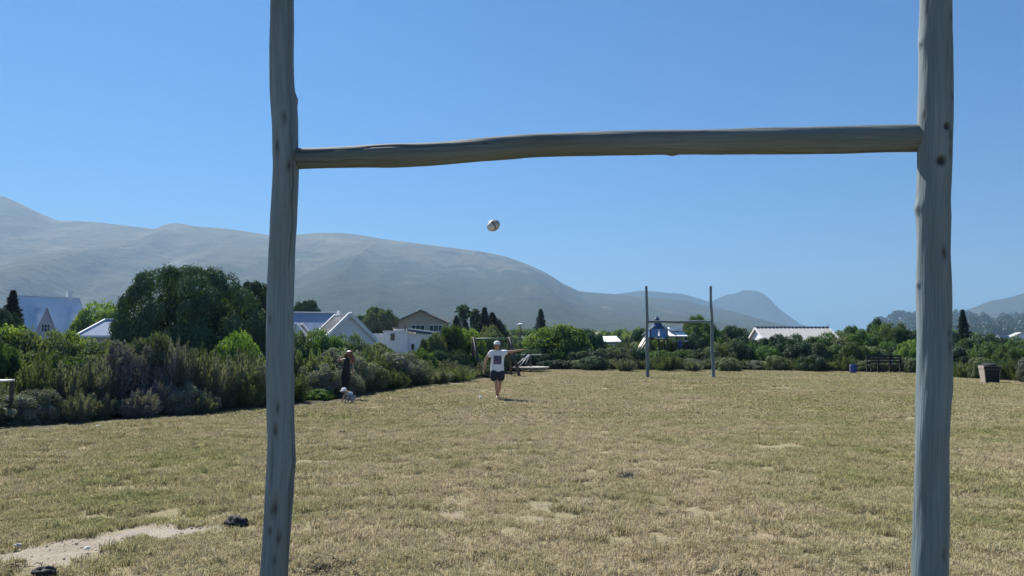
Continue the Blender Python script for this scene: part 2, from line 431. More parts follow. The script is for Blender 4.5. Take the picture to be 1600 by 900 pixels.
for k, (n, R, h0, h1, wd, lay) in enumerate([(1500, .36, .012, .045, .0045, 1.0), (1500, .36, .012, .04, .0045, 1.15), (1300, .36, .015, .06, .005, .85), (1500, .36, .01, .035, .0045, 1.25),
                                             (700, .40, .02, .055, .011, 1.0), (700, .40, .02, .05, .012, 1.15),
                                             (420, .17, .012, .05, .0045, 1.0), (380, .17, .012, .045, .0045, 1.15), (360, .16, .015, .07, .005, .8), (420, .17, .01, .035, .0045, 1.3), (26, .22, .05, .13, .004, 1.5)]):
    po = bpy.data.objects.new('grass_tuft', grass_patch('grass_tuft', n, R, 50 + k, h0, h1, wd, lay)); po.data.materials.append(M['grass']); protos.append(po)
pts, rot, scl, idx = [], [], [], []
def scatter(y0, y1, dens, kinds, s0, s1):
    wid = lambda yy: yy * .70 + 3.2
    A = (y1 - y0) * wid(y1) * 2; n = int(A * dens)
    xx = (rng.random(n) * 2 - 1) * wid(y1); yy = y0 + (y1 - y0) * rng.random(n)
    b = bare(xx, yy); f = infield(xx, yy + .3)
    keep = (np.abs(xx) < wid(yy)) & (f > .3) & (rng.random(n) > np.clip(b * 1.25, 0, .97)) & (rng.random(n) > .12 * (fbm(xx * 2.2, yy * 2.2, 77) > .6))
    xx, yy, b = xx[keep], yy[keep], b[keep]
    zz = relief(xx, yy) - b * .01 - .004 
    for X_, Y_, Z_ in zip(xx, yy, zz): pts.append((X_, Y_, Z_))
    rot.extend(rng.random(len(xx)) * 6.283); scl.extend((s0 + (s1 - s0) * rng.random(len(xx))) * (1 - .25 * b)); idx.extend(rng.choice(kinds, len(xx)))
scatter(3.2, 9, 36, [6, 7, 8, 9], .8, 1.3)
scatter(9, 17, 26, [6, 7, 8, 9, 6, 7, 9], 1.0, 1.6)
scatter(3.2, 13, 3, [10], .7, 1.3)
scatter(16, 28, 6, [4, 5], 1.0, 1.4)
scatter(28, 50, 3.2, [4, 5], 1.3, 1.9)
for k in range(700):   # dry stalks and taller tussocks of their own, also on the bare soil
    X_, Y_ = rng.uniform(-6, 6), rng.uniform(4, 14)
    if k > 250 and fbm(X_ * .9, Y_ * .9, 61, 3) < .52: continue
    pts.append((X_, Y_, float(relief(X_, Y_)) - .005)); rot.append(rng.random() * 6.28); scl.append(rng.uniform(.6, 1.2)); idx.append(10 if k < 450 else 8)
gme = bpy.data.meshes.new('grass'); gme.from_pydata(pts, [], [])
a = gme.attributes.new('rz', 'FLOAT', 'POINT'); a.data.foreach_set('value', np.array(rot, dtype=np.float32))
a = gme.attributes.new('sc', 'FLOAT', 'POINT'); a.data.foreach_set('value', np.array(scl, dtype=np.float32))
a = gme.attributes.new('ix', 'INT', 'POINT'); a.data.foreach_set('value', np.array(idx, dtype=np.int32))
gro = link('grass', gme); tag(gro, 'short dry straw and green mown grass covering the pitch', 'grass', kind='stuff')
gn = bpy.data.node_groups.new('grass_scatter', 'GeometryNodeTree')
gn.interface.new_socket('Geometry', in_out='INPUT', socket_type='NodeSocketGeometry'); gn.interface.new_socket('Geometry', in_out='OUTPUT', socket_type='NodeSocketGeometry')
gi, gout = gn.nodes.new('NodeGroupInput'), gn.nodes.new('NodeGroupOutput')
iop = gn.nodes.new('GeometryNodeInstanceOnPoints'); jn = gn.nodes.new('GeometryNodeJoinGeometry')
for po in reversed(protos):
    oi = gn.nodes.new('GeometryNodeObjectInfo'); oi.inputs['Object'].default_value = po; oi.inputs['As Instance'].default_value = True
    gn.links.new(oi.outputs['Geometry'], jn.inputs[0])
def na(nm, ty):
    n = gn.nodes.new('GeometryNodeInputNamedAttribute'); n.data_type = ty; n.inputs['Name'].default_value = nm; return n.outputs['Attribute']
gn.links.new(gi.outputs[0], iop.inputs['Points']); gn.links.new(jn.outputs[0], iop.inputs['Instance'])
iop.inputs['Pick Instance'].default_value = True
gn.links.new(na('ix', 'INT'), iop.inputs['Instance Index'])
cx_ = gn.nodes.new('ShaderNodeCombineXYZ'); gn.links.new(na('rz', 'FLOAT'), cx_.inputs[2]); gn.links.new(cx_.outputs[0], iop.inputs['Rotation'])
gn.links.new(na('sc', 'FLOAT'), iop.inputs['Scale'])
gn.links.new(iop.outputs[0], gout.inputs[0])
gro.modifiers.new('scatter', 'NODES').node_group = gn

R0_ = random.Random(44); pb_ = MB(); n_p = 0
while n_p < 420:
    X_, Y_ = rng.uniform(-6, 4), rng.uniform(5, 12)
    b_ = float(bare(np.array([X_]), np.array([Y_]))[0])
    if rng.random() > b_ * 1.3 + .03: continue
    s_ = rng.uniform(.004, .013); pb_.ball((X_, Y_, float(relief(X_, Y_)) - .036 + s_ * .3), (s_ * rng.uniform(.8, 1.5), s_ * rng.uniform(.8, 1.4), s_ * .6), 6, 4); n_p += 1
tw_ = MB()
for k in range(150):
    q = gnd(R0_.gauss(505, 34) if k < 110 else R0_.gauss(40, 40), R0_.gauss(890, 7)); L_ = R0_.uniform(.02, .09); a_ = R0_.random() * 6.28; z_ = float(relief(q.x, q.y)) + .004
    p1 = (q.x + math.cos(a_) * L_ * .5, q.y + math.sin(a_) * L_ * .5, z_ + R0_.uniform(.004, .022)); p2 = (q.x + math.cos(a_ + .5) * L_, q.y + math.sin(a_ + .5) * L_, z_ + R0_.uniform(0, .03))
    tw_.tube([(q.x, q.y, z_), p1, p2], [.0035, .003, .0015], 4)
tag(tw_.build('twigs', plain('dead_twig', (.07, .052, .04), .9, .4, 20)), 'dead brown twigs littered around the foot of the left pole', 'twigs', kind='stuff')
tag(pb_.build('pebbles', plain('pebble', (.36, .32, .27), .9, .3, 3), None, True), 'small pebbles and crumbs of soil on the worn bare patches', 'pebbles', kind='stuff')

# ------------------------------------------------------------------ mountains
def mountain_mat(name, c1, c2, c3, sc=.004, forest_shade=False):
    m, t, p = new_mat(name); geo = N(t, 'ShaderNodeNewGeometry').outputs['Position']
    a = noise(t, geo, sc, 8, .62, .4); b = noise(t, geo, sc * 6, 6, .65); c_ = noise(t, mapping(t, geo, (1, .5, 1)), sc * 1.6, 8, .6, .9)
    c = mix(t, ramp(t, c_, [(.4, 0), (.62, 1)]), c1, c2); c = mix(t, ramp(t, a, [(.5, 0), (.66, .85)]), c, c3)
    c = mix(t, 1.0, c, ramp(t, b, [(.3, .85), (.7, 1.1)]), 'MULTIPLY')
    if forest_shade:   # dark plantation on the lower right slopes, widened to paint in hillside shading
        sx = N(t, 'ShaderNodeSeparateXYZ'); t.links.new(geo, sx.inputs[0]); q = N(t, 'ShaderNodeMath', operation='MULTIPLY_ADD'); q.inputs[1].default_value = 1050; t.links.new(c_, q.inputs[0])
        mz = N(t, 'ShaderNodeMath', operation='MULTIPLY'); mz.inputs[1].default_value = -1; t.links.new(sx.outputs[2], mz.inputs[0]); t.links.new(mz.outputs[0], q.inputs[2])
        mx = N(t, 'ShaderNodeMapRange'); mx.inputs[1].default_value = -2300; mx.inputs[2].default_value = -300; t.links.new(sx.outputs[0], mx.inputs[0])
        q2 = N(t, 'ShaderNodeMapRange'); q2.inputs[1].default_value = 130; q2.inputs[2].default_value = 260; t.links.new(q.outputs[0], q2.inputs[0])
        q3 = N(t, 'ShaderNodeMath', operation='MULTIPLY'); t.links.new(mx.outputs[0], q3.inputs[0]); t.links.new(q2.outputs[0], q3.inputs[1])
        c = mix(t, q3.outputs[0], c, (.06, .066, .05))
    t.links.new(c, p.inputs['Base Color']); p.inputs['Roughness'].default_value = 1; p.inputs['Specular IOR Level'].default_value = 0
    bump(t, b, .8, 22, p); return m
def mountain(name, prof, R, r0, back, mat, amp, seed, nu=420, nr=90, fl=None):
    us = np.array([q[0] for q in prof], float); vs = np.array([q[1] for q in prof], float)
    u = np.linspace(us[0], us[-1], nu); v = np.interp(u, us, vs)
    k = np.exp(-np.linspace(-2, 2, 5) ** 2); v = np.convolve(np.pad(v, 2, mode='edge'), k / k.sum(), 'valid')
    H = np.maximum((HOR - v) / F * R * 1.0 + CH, 0)
    tx = (u - 800) / F / cp   # close enough: x per unit Y at the horizon
    s = np.linspace(0, 1.45, nr); V = np.zeros((nr, nu, 3))
    for j, sj in enumerate(s):
        if sj <= 1: Yj = r0 + (R - r0) * sj; base = sj ** 1.45
        else: Yj = R + back * (sj - 1) / .45; base = 1 - ((sj - 1) / .45) ** 1.1
        Xj = tx * (R if name != 'x' else Yj) * (.35 + .65 * Yj / R)
        w = R / 3500
        spur = 1 - np.abs(fbm(Xj / (560 * w) + .35 * sj, np.full(nu, sj * .5), seed, 4) * 2 - 1) * 2
        det = fbm(Xj / (90 * w), np.full(nu, Yj / (160 * w)), seed + 5, 4) - .5
        env = np.sin(np.pi * np.clip(sj, 0, 1)) * 1.0
        h = H * (base + amp * env * (spur - .5) * .5 + amp * .16 * env * det) + det * 6 * w * np.clip(sj * 4, 0, 1) * (H > 3)
        if sj > 1: h = H * base + det * 10 * w * min(1, (sj - 1) * 8)
        V[j, :, 0] = Xj; V[j, :, 1] = Yj; V[j, :, 2] = np.maximum(h, -.9)
    i = np.arange(nr * nu).reshape(nr, nu)
    Q = np.stack([i[:-1, :-1].ravel(), i[:-1, 1:].ravel(), i[1:, 1:].ravel(), i[1:, :-1].ravel()], 1)
    o = link(name, mesh_np(name, V.reshape(-1, 3), Q, None, True), mat); tag(o, kind='structure'); return o
mm1 = mountain_mat('mountain_fynbos', (.13, .12, .09), (.165, .15, .115), (.24, .215, .165), forest_shade=True)
mm2 = mountain_mat('far_mountain', (.03, .036, .035), (.055, .06, .055), (.07, .07, .065), .002)
MAIN = [(-620, 240), (-400, 225), (-200, 262), (-60, 290), (0, 305), (30, 318), (60, 333), (85, 343), (115, 344), (150, 346), (200, 352), (240, 357), (250, 351), (265, 347), (285, 349), (300, 352), (340, 355), (380, 360), (415, 366), (440, 368), (470, 365), (500, 362.5), (530, 363), (560, 366), (600, 373), (640, 378), (700, 386), (750, 392), (790, 400), (820, 411), (850, 424), (880, 443), (905, 455), (940, 458), (980, 461), (1020, 465), (1060, 468), (1100, 477), (1150, 488), (1190, 500), (1220, 509), (1260, 517), (1330, 528), (1420, 540)]
mountain('mountain', MAIN, 3600, 1100, 1300, mm1, .32, 11, 700, 130)
mountain('mountain', [(860, 520), (900, 470), (940, 461), (975, 457), (1000, 453), (1020, 454), (1045, 457), (1065, 458), (1090, 465), (1105, 470), (1130, 480), (1180, 500), (1230, 530), (1300, 545)], 5500, 4950, 700, mm2, .25, 23, 220, 50)
mountain('mountain', [(1010, 535), (1060, 500), (1095, 480), (1120, 466), (1137, 459), (1145, 459), (1160, 453), (1175, 452), (1190, 456), (1200, 463), (1215, 480), (1230, 492), (1248, 505), (1265, 512), (1300, 521), (1400, 534), (1470, 545)], 5900, 4980, 1000, mm2, .2, 31, 220, 50)
mountain('mountain', [(1400, 530), (1440, 507), (1480, 492), (1520, 480), (1533, 475), (1545, 470), (1562, 467), (1580, 463), (1600, 457), (1640, 448), (1720, 430), (1850, 425), (2050, 440), (2300, 430)], 3900, 2400, 1200, mm1, .3, 43, 300, 70)
hillR = mountain('hill', [(1290, 545), (1340, 524), (1380, 503), (1400, 498), (1440, 496), (1480, 497), (1510, 499), (1560, 502), (1600, 499), (1660, 492), (1800, 482), (2000, 478), (2250, 500)], 2300, 950, 700, mm1, .3, 57, 260, 60)

# ------------------------------------------------------------------ foliage makers
def unit(n, r_):
    v = r_.normal(size=(n, 3)); return v / np.linalg.norm(v, axis=1, keepdims=True)
def leaves(c, nr, L, Wd, r_, along=None):
    n = len(c)
    if along is None:
        t_ = np.cross(nr, unit(n, r_))
    else: t_ = along
    t_ = t_ / (np.linalg.norm(t_, axis=1, keepdims=True) + 1e-9)
    b_ = np.cross(nr, t_); b_ /= (np.linalg.norm(b_, axis=1, keepdims=True) + 1e-9)
    L = np.broadcast_to(L, (n,))[:, None]; Wd = np.broadcast_to(Wd, (n,))[:, None]
    V = np.stack([c - t_ * L, c - b_ * Wd, c + t_ * L, c + b_ * Wd], 1).reshape(-1, 3)
    return V, np.arange(4 * n).reshape(n, 4)
def mound(name, seed, ncl=60, per=260, leaf=.028, cr=(.16, .30), flat=.62, zc=.38, droop=0.25, fill=.12, jit=.5, wj=.26, sup=0):
    """leafy lumpy crown, radius 1, height about 1, standing on z = 0"""
    r_ = np.random.default_rng(seed)
    d = unit(ncl * 3, r_); d = d[d[:, 2] > -droop - .35][:ncl]; ncl = len(d)
    rad = cr[0] + (cr[1] - cr[0]) * r_.random(ncl)
    wob = 1.08 - wj * 1.0 + wj * r_.random(ncl)
    if sup: rho = np.hypot(d[:, 0], d[:, 1]); wob = wob / (rho ** sup + np.abs(d[:, 2]) ** sup) ** (1 / sup)
    ax = np.array([1, 1, 1 - zc]); C = d * (1 - rad * .9)[:, None] * wob[:, None] * ax + np.array([0, 0, zc])
    ids = np.repeat(np.arange(ncl), per); n = len(ids)
    q = unit(n, r_) + d[ids] * .55 + np.array([0, 0, .25]); q /= np.linalg.norm(q, axis=1, keepdims=True)
    # small secondary lumps on every clump
    lump = 1 + .22 * np.sin(q[:, 0] * 9 + ids) * np.sin(q[:, 1] * 9 + ids * 2) * np.sin(q[:, 2] * 8)
    rr = rad[ids] * lump * (.72 + .34 * r_.random(n) ** .6)
    P = C[ids] + q * rr[:, None] * np.array([1, 1, .85])
    nr = q + r_.normal(0, jit, (n, 3)); nr /= np.linalg.norm(nr, axis=1, keepdims=True)
    sz = leaf * (.6 + .8 * r_.random(n))
    tint = np.clip(.35 * r_.random(n) + .5 * r_.random(ncl)[ids] + .15 * (r_.random(n) > .9), 0, 1)
    nf = int(n * fill); Pf = unit(nf, r_) * (r_.random(nf) ** .33 * .78)[:, None] * ax + np.array([0, 0, zc])
    V1, Q1 = leaves(P, nr, sz, sz * .55, r_); V2, Q2 = leaves(Pf, unit(nf, r_), leaf * 2.2, leaf * 1.6, r_)
    V = np.concatenate([V1, V2]); Q = np.concatenate([Q1, Q2 + len(V1)]); tt = np.concatenate([tint, r_.random(nf) * .4])
    ok = V.reshape(-1, 4, 3)[:, :, 2].min(1) > -.01
    Q = Q[ok]; tt = tt[ok]
    return mesh_np(name, V, Q, {'tint': tt})
def feathery(name, seed, nb=60, per=260, leaf=.036, spread=.85, wisp=.15):
    """upright plumes of fine grey leaves on thin stems (radius about 1, height about 1); returns foliage and stem meshes"""
    r_ = np.random.default_rng(seed); Ps, Ds, Ts = [], [], []; mb = MB()
    for b in range(nb):
        a = r_.random() * 6.283; s = spread * math.sqrt(r_.random()); 
        p0 = np.array([math.cos(a) * .22 * r_.random(), math.sin(a) * .22 * r_.random(), 0])
        h = (1.0 - .45 * (s / spread) ** 2) * (.62 + .42 * r_.random()); e = np.array([math.cos(a) * s, math.sin(a) * s, h])
        mid = (p0 + e) / 2 + np.array([math.cos(a) * .16, math.sin(a) * .16, -.08]) * s
        tt = np.linspace(0, 1, 7)[:, None]; pl = (1 - tt) ** 2 * p0 + 2 * tt * (1 - tt) * mid + tt ** 2 * e
        mb.tube([tuple(q) for q in pl], [.014 * (1 - .8 * k / 6) for k in range(7)], 3, False)
        q = .18 + .82 * r_.random(per) ** .75; q = q[:, None]
        pp = (1 - q) ** 2 * p0 + 2 * q * (1 - q) * mid + q ** 2 * e; dd = 2 * (1 - q) * (mid - p0) + 2 * q * (e - mid); dd /= np.linalg.norm(dd, axis=1, keepdims=True)
        off = unit(per, r_); w = wisp * (1.15 - q ** 3); sub = np.floor(r_.random(per) * 9)  # little side sprigs
        off = off + .6 * np.stack([np.sin(sub * 2.4 + b), np.cos(sub * 2.4 + b), sub * 0], 1)
        pp = pp + off * w * (r_.random((per, 1)) ** .6)
        Ps.append(pp); Ds.append(dd * 1.0 + off * .7 + np.array([0, 0, .35])); Ts.append(np.clip(r_.random() * .7 + .45 * r_.random(per) ** 2 - .05, 0, 1))
    P = np.concatenate(Ps); D = np.concatenate(Ds); D /= np.linalg.norm(D, axis=1, keepdims=True); n = len(P)
    nr = np.cross(D, unit(n, r_)); nr /= np.linalg.norm(nr, axis=1, keepdims=True)
    sz = leaf * (.6 + .7 * r_.random(n)); V, Q = leaves(P, nr, sz, sz * .28, r_, D)
    ok = V.reshape(-1, 4, 3)[:, :, 2].min(1) > 0
    fm = mesh_np(name, V, Q[ok], {'tint': np.concatenate(Ts)[ok]})
    sm = bpy.data.meshes.new('stems'); sm.from_pydata(mb.v, [], mb.f); sm.update()
    return fm, sm
MOUND = [mound('shrub', 100 + k, 64, 240, .030) for k in range(5)]
SMALLM = [mound('shrub', 140 + k, 46, 300, .030, (.17, .32)) for k in range(3)]
FEATH = [feathery('fynbos_bush', 200 + k) for k in range(5)]
# one mesh per (shape, leaf material) shares geometry copies
_mc = {}
def with_mat(me, mat):
    k = (me.name, mat.name)
    if k not in _mc:
        c = me.copy(); c.materials.clear(); c.materials.append(mat); _mc[k] = c
    return _mc[k]
R = random.Random(8)
def put_mound(u, Yd, vtop, wpx, mat, label, group, name='shrub', cat='shrub', pool=None, zbase=0, sy=None):
    me = with_mat(R.choice(pool or MOUND), M[mat]); p0 = px(u, HOR, Yd); h = zof(vtop, Yd) - zbase; r_ = wpx / 2 * Yd / F
    o = link(name, me); o.location = (p0.x, Yd, zbase - .02); o.rotation_euler = (0, 0, R.random() * 6.28); o.scale = (r_, r_ * (sy or 1), h * 1.04)
    tag(o, label, cat, group); return o
def put_feath(u, Yd, vtop, wpx, mat, label, group, cat='bush'):
    fm, sm = R.choice(FEATH); p0 = px(u, HOR, Yd); h = zof(vtop, Yd); r_ = wpx / 2 * Yd / F
    t_ = thing('fynbos_bush', label, cat, (p0.x, Yd, -.02), R.random() * 6.28, group); t_.scale = (r_, r_, h * 1.02)
    link('foliage', with_mat(fm, M[mat]), None, t_); link('stems', with_mat(sm, M['stem']), None, t_); return t_
def prof(pts, u): return float(np.interp(u, [q[0] for q in pts], [q[1] for q in pts]))
def belt(u0, u1, off, top, wpx, kind, mats, label, group, jit=6, step=.62, offj=.8, name_gap=False):
    u = u0
    while u <= u1:
        Yd = edgeY(u) + off + R.uniform(-offj, offj); w = wpx * R.uniform(.8, 1.25); vt = prof(top, u) + R.uniform(-jit, jit)
        mt = R.choice(mats)
        if name_gap and abs(u - 540) < 50: Yd += 1.3
        if kind == 'm': put_mound(u, Yd, vt, w, mt, label, group)
        elif kind == 's': put_mound(u, Yd, vt, w, mt, label, group, pool=SMALLM)
        elif kind == 'x' and R.random() < .3: put_mound(u, Yd, vt + 4, w * 1.05, mt, label, group, name='fynbos_bush', cat='bush', pool=SMALLM)
        else: put_feath(u, Yd, vt, w, mt, label, group)
        u += w * step

# left thicket
L_front = 'low grey green bush at the grass edge of the thicket on the left'
L_mid = 'grey green fynbos bush deep in the thicket left of the near goal'
L_green = 'rounded yellow green shrub at the back of the thicket on the left'
belt(-330, 425, 1.0, [(-330, 590), (0, 612), (100, 615), (200, 606), (300, 600), (425, 592)], 72, 'x', ['leaf_grey', 'leaf_grey', 'leaf_olive', 'leaf_mauve'], L_front, 'low bushes along the grass edge on the left', 17, .42, .5)
belt(-330, 425, 2.1, [(-330, 540), (0, 580), (60, 562), (120, 552), (200, 540), (270, 528), (320, 545), (380, 548), (425, 552)], 105, 'x', ['leaf_grey', 'leaf_grey', 'leaf_mauve', 'leaf_olive'], L_mid, 'fynbos bushes in the thicket on the left', 8, .45, .7)
belt(180, 425, 5.2, [(180, 535), (250, 532), (330, 540), (425, 535)], 85, 'f', ['leaf_grey', 'leaf_olive'], L_mid, 'fynbos bushes in the thicket on the left', 8, .5)
belt(-330, 175, 7.0, [(-330, 505), (-50, 515), (0, 522), (40, 526), (110, 527), (135, 528), (150, 536), (175, 548)], 105, 'm', ['leaf_bright', 'leaf_bright', 'leaf_olive'], L_green, 'green shrubs at the back of the left thicket', 6, .42)
belt(-330, 140, 4.6, [(-330, 520), (0, 545), (60, 548), (140, 560)], 90, 'm', ['leaf_olive', 'leaf_green'], L_green, 'green shrubs at the back of the left thicket', 8, .6)
put_mound(20, 16.4, 628, 34, 'leaf_bright', 'small bright lime green shrub at the foot of the thicket, far left', None, pool=SMALLM)
put_mound(372, 25, 526, 84, 'leaf_bright', 'fresh green leafy shrub below the dark dome tree beside the left pole', None)
put_feath(278, 19.0, 524, 62, 'leaf_mauve', 'tall pale mauve grey bush in front of the big dome tree', None)
put_mound(160, 72, 479, 92, 'leaf_bright', 'light green treetop between the blue house and the dark dome tree', None, name='tree', cat='tree')
# middle thicket
M_front = 'grey green bush at the grass edge between the left pole and the swing frame'
M_back = 'olive grey bush behind the girl and in front of the white houses'
belt(455, 745, 1.3, [(455, 578), (520, 570), (600, 574), (680, 578), (745, 578)], 66, 'x', ['leaf_grey', 'leaf_olive', 'leaf_grey'], M_front, 'bushes along the grass edge in the middle', 10, .5, .6, True)
belt(455, 760, 3.6, [(455, 545), (500, 538), (560, 538), (600, 552), (640, 556), (700, 552), (760, 560)], 82, 'x', ['leaf_grey', 'leaf_olive'], M_back, 'bushes behind the girl', 8, .45, .7)
belt(462, 590, 6.5, [(462, 522), (520, 526), (560, 530), (590, 546)], 75, 'm', ['leaf_olive', 'leaf_green'], M_back, 'bushes behind the girl', 5, .5)
belt(640, 790, 8, [(640, 552), (665, 530), (700, 518), (750, 516), (790, 526)], 62, 'm', ['leaf_green', 'leaf_bright', 'leaf_olive'], 'dense green shrub behind the swing frame', 'shrubs behind the swing frame', 5, .5)
belt(660, 800, 4.5, [(660, 550), (800, 556)], 50, 'm', ['leaf_olive', 'leaf_green', 'leaf_dark'], 'dense green shrub behind the swing frame', 'shrubs behind the swing frame', 5, .55)
put_mound(497, 22.9, 608, 62, 'leaf_bright', 'low bright green ground plant at the grass edge beside the girl', None, pool=SMALLM)
put_mound(462, 22.3, 612, 36, 'leaf_green', 'small dark green leafy plant at the foot of the left pole view', None, pool=SMALLM)
# far belt
TOP = [(790, 535), (810, 540), (828, 535), (840, 520), (870, 518), (925, 540), (975, 540), (1000, 540), (1050, 533), (1060, 525), (1130, 530), (1180, 527), (1250, 530), (1320, 524), (1350, 518), (1380, 512), (1400, 516), (1430, 524), (1480, 532), (1520, 530), (1600, 528), (1900, 505)]
belt(795, 1900, 14, TOP, 52, 'm', ['leaf_green', 'leaf_olive', 'leaf_dark', 'leaf_green'], 'rounded green shrub at the back of the far hedge across the pitch', 'shrubs at the back of the far hedge', 4, .5, 1.5)
belt(830, 1900, 6.5, [(830, 545), (1000, 547), (1180, 540), (1300, 541), (1420, 540), (1500, 545), (1600, 540), (1900, 520)], 52, 'm', ['leaf_olive', 'leaf_dark', 'leaf_green'], 'dark rounded shrub midway in the far hedge across the pitch', 'shrubs in the middle of the far hedge', 5, .5, 1.2)
belt(960, 1900, 1.6, [(960, 560), (1180, 556), (1300, 558), (1420, 558), (1500, 562), (1600, 556), (1900, 545)], 44, 'x', ['leaf_grey', 'leaf_olive', 'leaf_grey'], 'grey green bush standing at the far edge of the grass', 'bushes along the far edge of the grass', 5, .5, .5)
belt(855, 950, 2.0, [(855, 560), (950, 560)], 42, 'm', ['leaf_dark', 'leaf_olive'], 'dark low shrub at the far grass edge right of the roundabout', 'dark shrubs right of the roundabout', 4, .6, .5)
for u, Yd, vt, w, mt, lb in [
    (872, 54, 512, 108, 'leaf_bright', 'large bright green spreading tree behind the roundabout'), (918, 60, 519, 62, 'leaf_dark', 'dark green dome tree beside the long white roof'),
    (1093, 62, 500, 66, 'leaf_green', 'rounded green tree behind the right pole of the far goal'), (1145, 64, 513, 50, 'leaf_dark', 'low dark tree between the far goal and the long shed roof'),
    (1005, 70, 517, 50, 'leaf_dark', 'dark treetop behind the play tower slide'),
    (1374, 62, 504, 44, 'leaf_dark', 'dark dome shaped tree on the hedge skyline right of the shed'), (1402, 56, 509, 52, 'leaf_green', 'green dome tree just left of the right pole'), (1332, 66, 513, 36, 'leaf_green', 'small tree at the right end of the long shed roof'),
    (1423, 46, 535, 50, 'leaf_bright', 'yellow green leafy bush right behind the dark bench'), (1535, 52, 524, 60, 'leaf_olive', 'pale olive rounded tree beside the pointed cypress'), (808, 75, 530, 40, 'leaf_dark', 'small dark tree at the foot of the street lamp')]:
    put_mound(u, Yd, vt, w, mt, lb, None, name='tree', cat='tree')
for u, vt, vb, w, mt, lb in [(1270, 556, 580, 48, 'leaf_dark', 'lone round clipped looking bush on the far grass edge, widest one'), (1138, 560, 580, 42, 'leaf_olive', 'low round bush just right of the far goal'), (1426, 562, 583, 28, 'leaf_olive', 'small round grey bush beside the dark bench'),
                             (928, 558, 578, 50, 'leaf_dark', 'flat topped dark shrub left of the slide')]:
    put_mound(u, gnd(u, vb).y - .1, vt, w, mt, lb, None)
put_feath(978, gnd(975, 581).y + .6, 558, 44, 'leaf_grey', 'small grey bush left of the far goal', None)
put_feath(1040, gnd(975, 581).y + 1.2, 548, 60, 'leaf_olive', 'dark ragged bush between the two far goal poles, larger one', None)
put_feath(1082, gnd(975, 581).y + .6, 560, 44, 'leaf_grey', 'low grey bush between the two far goal poles, smaller one', None)

# ------------------------------------------------------------------ trees
DOME = mound('crown', 900, 210, 460, .0125, (.10, .17), zc=.36, fill=.10, jit=.32, wj=.10, sup=2.7)
DOME2 = mound('crown', 901, 90, 320, .024, (.14, .24), zc=.40, fill=.12, wj=.14, sup=2.4)
def trunk(h, r, parent, lean=0, n=7, spread=.5, limbs=4):
    mb = MB(); mb.tube([(lean * h * (k / n) ** 2, 0, h * k / n) for k in range(n + 1)], [r * (1.25 - .8 * k / n) for k in range(n + 1)], 9)
    for k in range(limbs):
        a = k * 6.28 / limbs + .4; q = h * .5
        mb.tube([(0, 0, q), (math.cos(a) * spread * .5, math.sin(a) * spread * .5, q + h * .22), (math.cos(a) * spread, math.sin(a) * spread, h * 1.0)], [r * .6, r * .4, r * .15], 6)
    return mb.build('trunk', M['bark'], parent, True)
def big_tree(u, Yd, vtop, wpx, mat, me, label, sy=1.0, rz=0, cat='tree'):
    p0 = px(u, HOR, Yd); h = zof(vtop, Yd); r_ = wpx / 2 * Yd / F
    t_ = thing('dome_tree', label, cat, (p0.x, Yd, 0)); c = link('crown', with_mat(me, M[mat]), None, t_)
    ch = min(h * .985, 2.3 * r_); c.location = (0, 0, h * 1.0 - ch); c.scale = (r_, r_ * sy, ch); c.rotation_euler = (0, 0, rz); trunk(h * .85 if ch < h * .9 else h * .6, .16 * r_ / 2, t_, spread=r_ * .5); return t_
big_tree(298, 34, 426, 216, 'leaf_dark', DOME, 'huge dark green dome shaped tree towering over the left thicket', rz=.6)
big_tree(388, 36.5, 447, 96, 'leaf_dark', DOME2, 'narrower dark tree leaning against the huge dome tree, beside the left pole', rz=2)
big_tree(478, 110, 473, 52, 'leaf_dark', DOME2, 'dark round tree above the white house beside the left pole', rz=1)
big_tree(592, 88, 485, 66, 'leaf_olive', DOME2, 'wide green tree between the white gable and the tan house', rz=4)
big_tree(566, 92, 496, 40, 'leaf_olive', DOME2, 'smaller green tree just behind the white gable roof', rz=5)
big_tree(-4, 42, 488, 76, 'leaf_dark', DOME2, 'dark tree at the left picture edge in front of the blue house', rz=3)

